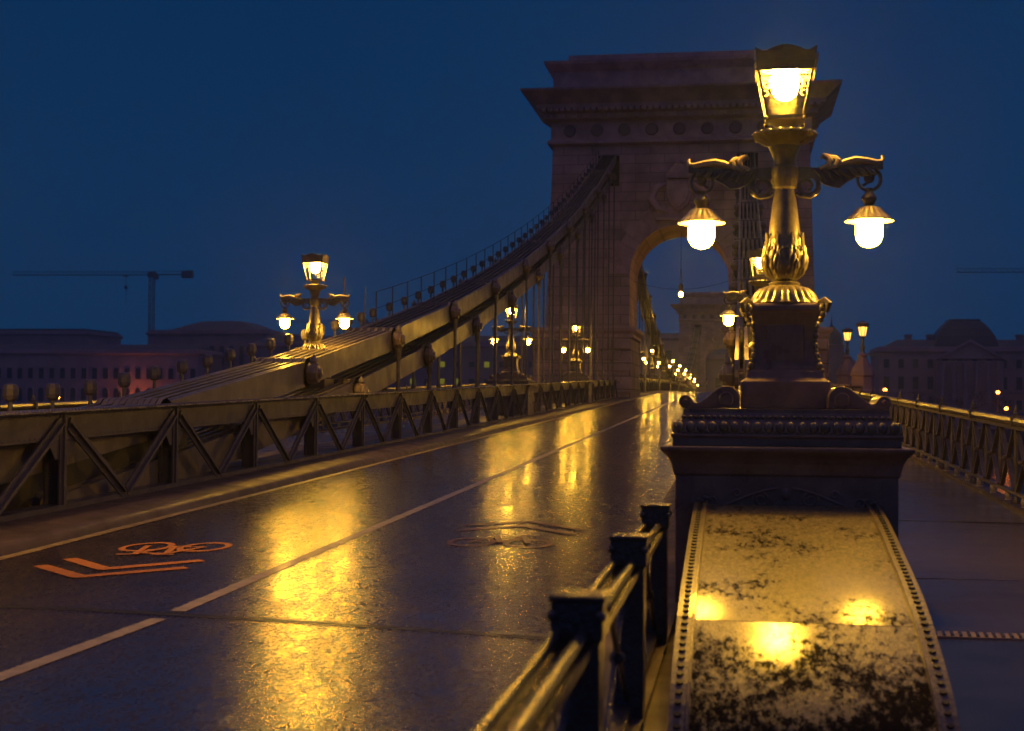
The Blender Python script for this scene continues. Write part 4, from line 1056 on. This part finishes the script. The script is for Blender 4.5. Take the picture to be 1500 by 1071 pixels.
# low arch walkway lamps: bell pedestals at the right river pier
def pier_lamp(x, y, z, label, sc=1.0):
    g = empty('pier_lamp', (x, y, z)); tag(g, label, 'pier lamp', 'single-lantern lamps on bell-shaped pedestals')
    m = MB(); m.lathe([(.74, 0), (.74, .25), (.62, .35), (.60, 1.0), (.68, 1.1), (.62, 1.35), (.42, 1.7), (.28, 1.95), (.22, 2.1), (.30, 2.2), (.12, 2.35)], 8); o = m.build('pedestal', M['bld_b'], g)
    o.data.polygons.foreach_set('use_smooth', [False] * len(o.data.polygons))
    m = MB(); m.lathe([(.12, 2.3), (.10, 2.5), (.15, 2.65), (.08, 2.8), (.07, 3.1), (.09, 3.15), (.18, 3.2), (.1, 3.28)], 12); m.build('shaft', M['lamp_iron'], g)
    m = MB(); m.lathe([(.16, 3.28), (.24, 3.75), (.25, 3.76)], 6); gl = m.build('lantern', M['pierglow'], g)
    m = MB(); m.lathe([(.27, 3.75), (.33, 3.82), (.35, 3.95), (.20, 4.02), (.04, 4.1)], 6); m.build('roof', M['box_iron'], g)
    m = MB()
    for k in range(6): a = 2 * PI * k / 6; m.tube([(.165 * math.cos(a), .165 * math.sin(a), 3.27), (.25 * math.cos(a), .25 * math.sin(a), 3.77)], .016, 4)
    m.build('lantern_frame', M['box_iron'], g)
    g.scale = (sc, sc, sc); return g
M['pierglow'] = emit('pier_lantern_light', (1.0, .50, .08), 2.6)
pier_lamp(6.6, 80, 2.15, 'nearer and larger pier lamp right of the tower')
pier_lamp(6.65, 92, 2.45, 'farther pier lamp right of the tower, just left of the larger one')
m = MB(); m.box(3.5, 6.3, 77.2, 77.6, -4, 2.55); m.rings(4.9, 77.4, [(1.45, .3, 2.55), (1.5, .35, 2.62), (1.5, .35, 2.72)]); m.box(6.0, 7.6, 77.6, 95, -4, 2.15)
tag(m.build('parapet_wall', M['stone_rough']), 'low stone parapet of the river pier behind the right railing', 'wall')

# ------------------------------------------------------------------ far banks: buildings
def building(name, label, x, y, rz, w, d, z0, ztop, m_, rows, roof=None, cornice=True, extra=None, front=True, lit=(), sidecols=0):
    B = empty(name, (x, y, z0), rz); tag(B, label, 'building')
    H = ztop - z0
    q = MB(); q.box(0, w, 0, d, -3, H); body = q.build('wall', m_, B)
    if cornice:
        q = MB(); q.rings(w / 2, d / 2, [(w / 2 + .3, d / 2 + .3, H - .6), (w / 2 + .9, d / 2 + .9, H), (w / 2 + .9, d / 2 + .9, H + .4), (w / 2 + .3, d / 2 + .3, H + .45), (w / 2 + .3, d / 2 + .3, H + 1.2), (w / 2, d / 2, H + 1.25)]); q.build('cornice', m_, B)
        q = MB()
        for (zz, hh, ww, n, ar) in rows[:-1]: q.rings(w / 2, d / 2, [(w / 2 + .25, d / 2 + .25, zz - z0 - 1.1), (w / 2 + .35, d / 2 + .35, zz - z0 - .7)])
        if q.v: q.build('string_course', m_, B)
    if roof:
        k, rh = roof[0], roof[1]; q = MB()
        if k == 'hip': q.rings(w / 2, d / 2, [(w / 2 - .2, d / 2 - .2, H + .6), (w / 2 - rh * 1.6, max(.3, d / 2 - rh * 1.6), H + rh)])
        if k == 'flat': q.rings(w / 2, d / 2, [(w / 2 - .5, d / 2 - .5, H + .5), (w / 2 - .6, d / 2 - .6, H + rh)])
        if k == 'pyr': q.rings(w / 2, d / 2, [(w / 2 * .80, d / 2 * .80, H + 1.0), (w / 2 * .36, d / 2 * .36, H + rh * .9), (w / 2 * .10, d / 2 * .10, H + rh)])
        q.build('roof', M['roofdark'], B)
    idx = 0
    for (zz, hh, ww, n, ar) in rows:
        w0 = None
        for i in range(n):
            if idx > 95: break
            xx = (i + .5) * w / n
            if w0 is None:
                q = MB()
                if ar:
                    arc = [(ww / 2 * math.cos(PI * k / 8), hh + ww / 2 * math.sin(PI * k / 8)) for k in range(9)]
                    po = [(-ww / 2, 0), (ww / 2, 0)] + arc
                else: po = [(-ww / 2, 0), (ww / 2, 0), (ww / 2, hh), (-ww / 2, hh)]
                q.prism([(a * 1.3, b * 1.07 - .15) for a, b in po], lambda p: (p[0], -.22, p[1]), lambda p: (p[0], 0.05, p[1]))
                w0 = q.build('window', m_, B)
                pq = MB(); pq.prism(po, lambda p: (p[0], -.30, p[1]), lambda p: (p[0], -.2, p[1])); pq.box(-.08, .08, -.34, -.3, 0, hh)
                w0p = pq.build('pane', M['pane'], w0); o = w0
            else: o = dup(w0)
            if (round(zz), i) in lit:
                ch = [c for c in o.children][0]; ch.data = ch.data.copy(); ch.data.materials.clear(); ch.data.materials.append(M['winlit'])
            o.parent = B; o.location = (xx, 0, zz - z0); idx += 1
    return B
B_ = building
B_('academy_building', 'long dim building at far left with rows of arched windows', -262, 430, 0, 92, 24, -3, 16.8, M['bld_a'], [(1.2, 3.6, 1.7, 25, 1), (8.6, 3.4, 1.6, 25, 0)], ('hip', 3.0))
B_('office_block', 'dark flat-topped block behind the long building at the left edge', -300, 500, 0, 58, 30, -3, 26.5, M['bld_b'], [(18, 2.5, 1.6, 12, 0)], ('flat', 2))
B_('corner_palace', 'tall dim building with low pyramid roof behind the left chain', -196.5, 452, math.radians(-2), 42, 36, -3, 24.2, M['bld_b'], [(3, 3.5, 1.6, 10, 1), (13.5, 6.5, 1.5, 12, 0)], ('pyr', 5.2))
B_('bank_building', 'dark building with a few lit windows behind the left hangers', -152, 425, 0, 92, 26, -3, 19.0, M['bld_b'], [(2.0, 1.7, 1.6, 20, 0), (7.4, 1.7, 1.6, 20, 0), (12.6, 1.7, 1.6, 20, 0)], ('hip', 3.5), lit={(13, 12), (13, 13), (7, 11), (7, 13), (7, 14), (13, 16)})
B_('bank_building', 'dark block seen through the arch left of the distant tower', -52, 425, 0, 38, 24, -3, 21.5, M['bld_b'], [(3, 2.8, 1.7, 8, 0), (9, 2.8, 1.7, 8, 0), (15, 2.8, 1.7, 8, 0)], ('flat', 1.5))
B_('bank_building', 'dark block beyond the distant tower at the end of the road', -13, 430, 0, 34, 24, -3, 15.5, M['bld_b'], [(1.5, 2.8, 1.7, 8, 0), (7, 2.8, 1.7, 8, 0)], ('hip', 3))
# church tower
c = empty('church_tower', (26.4, 425, -3)); tag(c, 'dim church tower with domed cap and thin spire right of the biggest lamp', 'church')
q = MB(); q.box(-3.3, 3.3, 0, 7, -2, 22); q.rings(0, 3.5, [(3.6, 3.8, 22), (3.9, 4.1, 22.6), (3.5, 3.7, 22.8)]); q.build('wall', M['bld_b'], c)
q = MB(); q.lathe([(3.4, 22.6), (3.3, 24), (2.9, 25.6), (2.0, 27), (.9, 28), (.35, 28.6), (.2, 30), (.05, 32.2)], 12, (0, 3.5)); q.build('spire', M['roofdark'], c)
q = MB(); q.prism([(3.2, -2), (15, -2), (15, 12.5), (10, 14.5), (6.5, 18), (3.2, 21)], lambda p: (p[0], 2, p[1]), lambda p: (p[0], 20, p[1])); q.build('nave', M['bld_b'], c)
# domed palace
Pz = B_('domed_palace', 'wide dim palace with square dome and pediment at far right', 37.6, 402, 0, 62, 26, -3, 16.9, M['bld_c'], [(1.0, 2.6, 1.5, 16, 0), (6.5, 3.4, 1.5, 16, 0), (12.3, 2.4, 1.4, 16, 0)], ('hip', 3.4))
dx = 61.0 - 37.6
q = MB(); q.rings(dx, 9, [(8.4, 8, 19.8), (8.4, 8, 21.0), (8.3, 7.8, 22.0), (7.6, 7.1, 24.2), (6.3, 6.0, 26.3), (4.9, 4.8, 27.9), (4.2, 4.2, 28.4), (4.2, 4.2, 28.9), (3.9, 3.9, 29.0)]); q.build('dome', M['roofdark'], Pz)
q = MB(); q.prism([(dx - 8.6, 17.8), (dx + 9.4, 17.8), (dx + .4, 22.6)], lambda p: (p[0], -2.2, p[1]), lambda p: (p[0], 0.2, p[1])); q.prism([(dx - 9.6, 17.4), (dx - 8.6, 17.4), (dx + .4, 22.3), (dx + 9.4, 17.4), (dx + 10.4, 17.4), (dx + .4, 23.1)], lambda p: (p[0], -2.9, p[1]), lambda p: (p[0], -2.1, p[1])); q.box(dx - 8.4, dx + 9.2, -2.0, 0.2, -2, 17.2); q.build('pediment', M['bld_c'], Pz)
c0 = None
for i in range(6):
    if c0 is None:
        q = MB(); q.lathe([(.75, 5.0), (.65, 5.6), (.58, 15.6), (.8, 16.4), (.85, 16.9)], 10); c0 = q.build('column', M['bld_c'], Pz); o = c0
    else: o = c0.copy(); COL.objects.link(o)
    o.location = (dx - 7 + 3 * i, -2.9, 0)
for xx in (8.6, 14.5, 38.5, 44):
    q = MB(); q.rings(xx, 8, [(.9, .9, 20), (.9, .9, 24.2), (1.1, 1.1, 24.4), (1.1, 1.1, 24.8)]); q.build('chimney', M['bld_b'], Pz)

# cranes
def crane(x, y, zb, H, jib, cj, label, mm='crane', rz=0):
    g = empty('tower_crane', (x, y, zb), rz); tag(g, label, 'crane')
    q = MB(); r = .85; n = int(H / 1.8)
    for sx in (-1, 1):
        for sy in (-1, 1): q.bar((sx * r, sy * r, 0), (sx * r, sy * r, H), .22, .22, side=(1, 0, 0))
    for i in range(n):
        a = i * H / n; b = (i + 1) * H / n; s_ = 1 if i % 2 else -1
        for sy in (-1, 1):
            q.bar((-r * s_, sy * r, a), (r * s_, sy * r, b), .14, .14, side=(0, 1, 0)); q.bar((sy * r, -r * s_, a), (sy * r, r * s_, b), .14, .14, side=(1, 0, 0))
    q.build('mast', M[mm], g)
    q = MB(); q.box(-1.3, 1.3, -1.3, 1.3, H, H + 2.3); q.box(1.2, 2.6, -1.5, .3, H - .8, H + 1.4); q.build('slewing_cab', M['crane'], g)
    q = MB()
    for (yy_, zz) in ((-.6, 1.0), (.6, 1.0), (0, 2.3)): q.bar((-jib, yy_, H + zz * (1 if zz < 2 else 1) + jib * .006), (0, yy_, H + zz), .18, .18)
    k = int(jib / 2)
    for i in range(k):
        xa = -jib * i / k; xb = -jib * (i + 1) / k; q.bar((xa, -.6, H + 1.0), (xb, 0, H + 2.3), .1, .1); q.bar((xb, 0, H + 2.3), (xa, .6, H + 1.0), .1, .1)
    q.build('jib', M['crane'], g)
    q = MB(); q.box(0, cj, -.7, .7, H + .9, H + 1.3); q.bar((0, 0, H + 2.6), (cj * .8, 0, H + 2.3), .15, .15); q.build('counter_jib', M['crane'], g)
    q = MB(); q.box(cj - 4.2, cj, -.9, .9, H - .3, H + 2.6); q.build('counterweight', M['crane'], g)
    q = MB(); q.box(-11.5, -9.8, -.5, .5, H + .4, H + .9); q.tube([(-10.6, 0, H + .5), (-10.6, 0, H - 10)], .1, 4); q.rings(-10.6, 0, [(.3, .3, H - 4.4), (.6, .5, H - 3.8), (.3, .3, H - 3)]); q.build('hook', M['crane'], g)
    return g
crane(-225.0, 520, 10, 39.3, 58, 16.5, 'big dark tower crane above the buildings at far left')
crane(-151, 560, 5, 28, 30, 9, 'smaller faint crane with reddish mast behind the near left lamp', 'crane_red')
crane(118, 500, 0, 46.2, 46, 14, 'crane jib reaching in from the right edge of the sky')

# quay lamps
def quay_lamp(x, y, z, label, mat_='orange', r=.42):
    g = empty('quay_lamp', (x, y, -3)); tag(g, label, 'lamp post', 'small lamps on the far bank')
    q = MB(); q.tube([(0, 0, 0), (0, 0, z + 3)], [.14, .08], 6); q.tube([(0, 0, z + 2.9), (0, -.5, z + 3.1)], .07, 5); q.build('pole', M['pole'], g)
    q = MB(); q.ball((0, -.6, z + 3.0), r, 8, 6, (1, 1, .8)); q.build('lamp_head', M[mat_], g)
quay_lamp(32.1, 330, 5.4, 'orange lamp between the pier lamps and the domed palace')
quay_lamp(56.5, 330, 5.0, 'tall orange lamp in front of the domed palace', )
quay_lamp(58.1, 329, 1.4, 'low orange lamp just right below the tall one')
quay_lamp(51.5, 331, -.3, 'small yellowish lamp just above the right railing', 'farlight', .3)
quay_lamp(-4.3, 332, 8.8, 'orange lamp right of the distant tower at the end of the road')
quay_lamp(-166.6, 330, 2.3, 'small bright lamp in front of the long left building', 'farlight', .35)
quay_lamp(-192, 426, 1.0, 'orange lamp washing the arched windows of the long left building', 'orange_flood', .3)
quay_lamp(-187, 426, 1.0, 'second orange lamp washing the arched windows, just right of the first', 'orange_flood', .3)
quay_lamp(-92, 345, .8, 'tiny orange lamp low behind the left hangers', 'orange', .25)

# bare trees on the right bank
def tree(x, y, h, seed, label):
    random.seed(seed); g = empty('bare_tree', (x, y, -3)); tag(g, label, 'tree', 'bare trees on the right bank')
    tr = MB(); cr_ = MB()
    def grow(p, d, L, r, lev):
        q = p + d * L; mid = p + d * L * .5 + Vector((random.uniform(-1, 1), random.uniform(-1, 1), 0)) * L * .05
        (tr if lev == 0 else cr_).tube([p, mid, q], [r, r * .85, r * .7], 5 if lev < 3 else 3, caps=False)
        if lev >= 5: return
        for k in range(3 if lev < 4 else 4):
            ax = Vector((random.uniform(-1, 1), random.uniform(-1, 1), random.uniform(-.25, .6))); nd = (d * random.uniform(.6, 1.0) + ax * .75).normalized()
            grow(p + d * L * random.uniform(.6, 1.0), nd, L * random.uniform(.6, .8), r * .58, lev + 1)
    grow(Vector((0, 0, 0)), Vector((random.uniform(-.1, .1), 0, 1)).normalized(), h * .3, h * .026, 0)
    tr.build('trunk', M['bark'], g); cr_.build('crown', M['bark'], g)
for i, (x, h_, lab) in enumerate([(38.5, 11, 'bare tree at the left corner of the domed palace'), (45, 10, 'bare tree below the left wing of the domed palace'), (51, 12, 'bare tree left of the tall orange quay lamp'), (59.5, 11, 'bare tree beside the low orange quay lamp'), (65, 12, 'bare tree at the right edge before the palace')]):
    tree(x, 338 + 3 * (i % 2), h_, 20 + i, lab)

# ------------------------------------------------------------------ misty rain haze
HZ = bpy.data.materials.new('rain_haze'); HZ.use_nodes = True
hn = HZ.node_tree.nodes; hl = HZ.node_tree.links; hn.clear()
ho = hn.new('ShaderNodeOutputMaterial'); pv = hn.new('ShaderNodeVolumePrincipled'); pv.inputs['Color'].default_value = (.72, .84, 1.0, 1); pv.inputs['Density'].default_value = .0007; pv.inputs['Anisotropy'].default_value = .8
hl.new(pv.outputs[0], ho.inputs['Volume'])
USE_HAZE = True
if USE_HAZE:
    q = MB(); q.box(-340, 190, -45, 620, -12, 70); hz = q.build('haze', HZ); tag(hz, 'thin rainy mist over the river and bridge', kind='stuff')
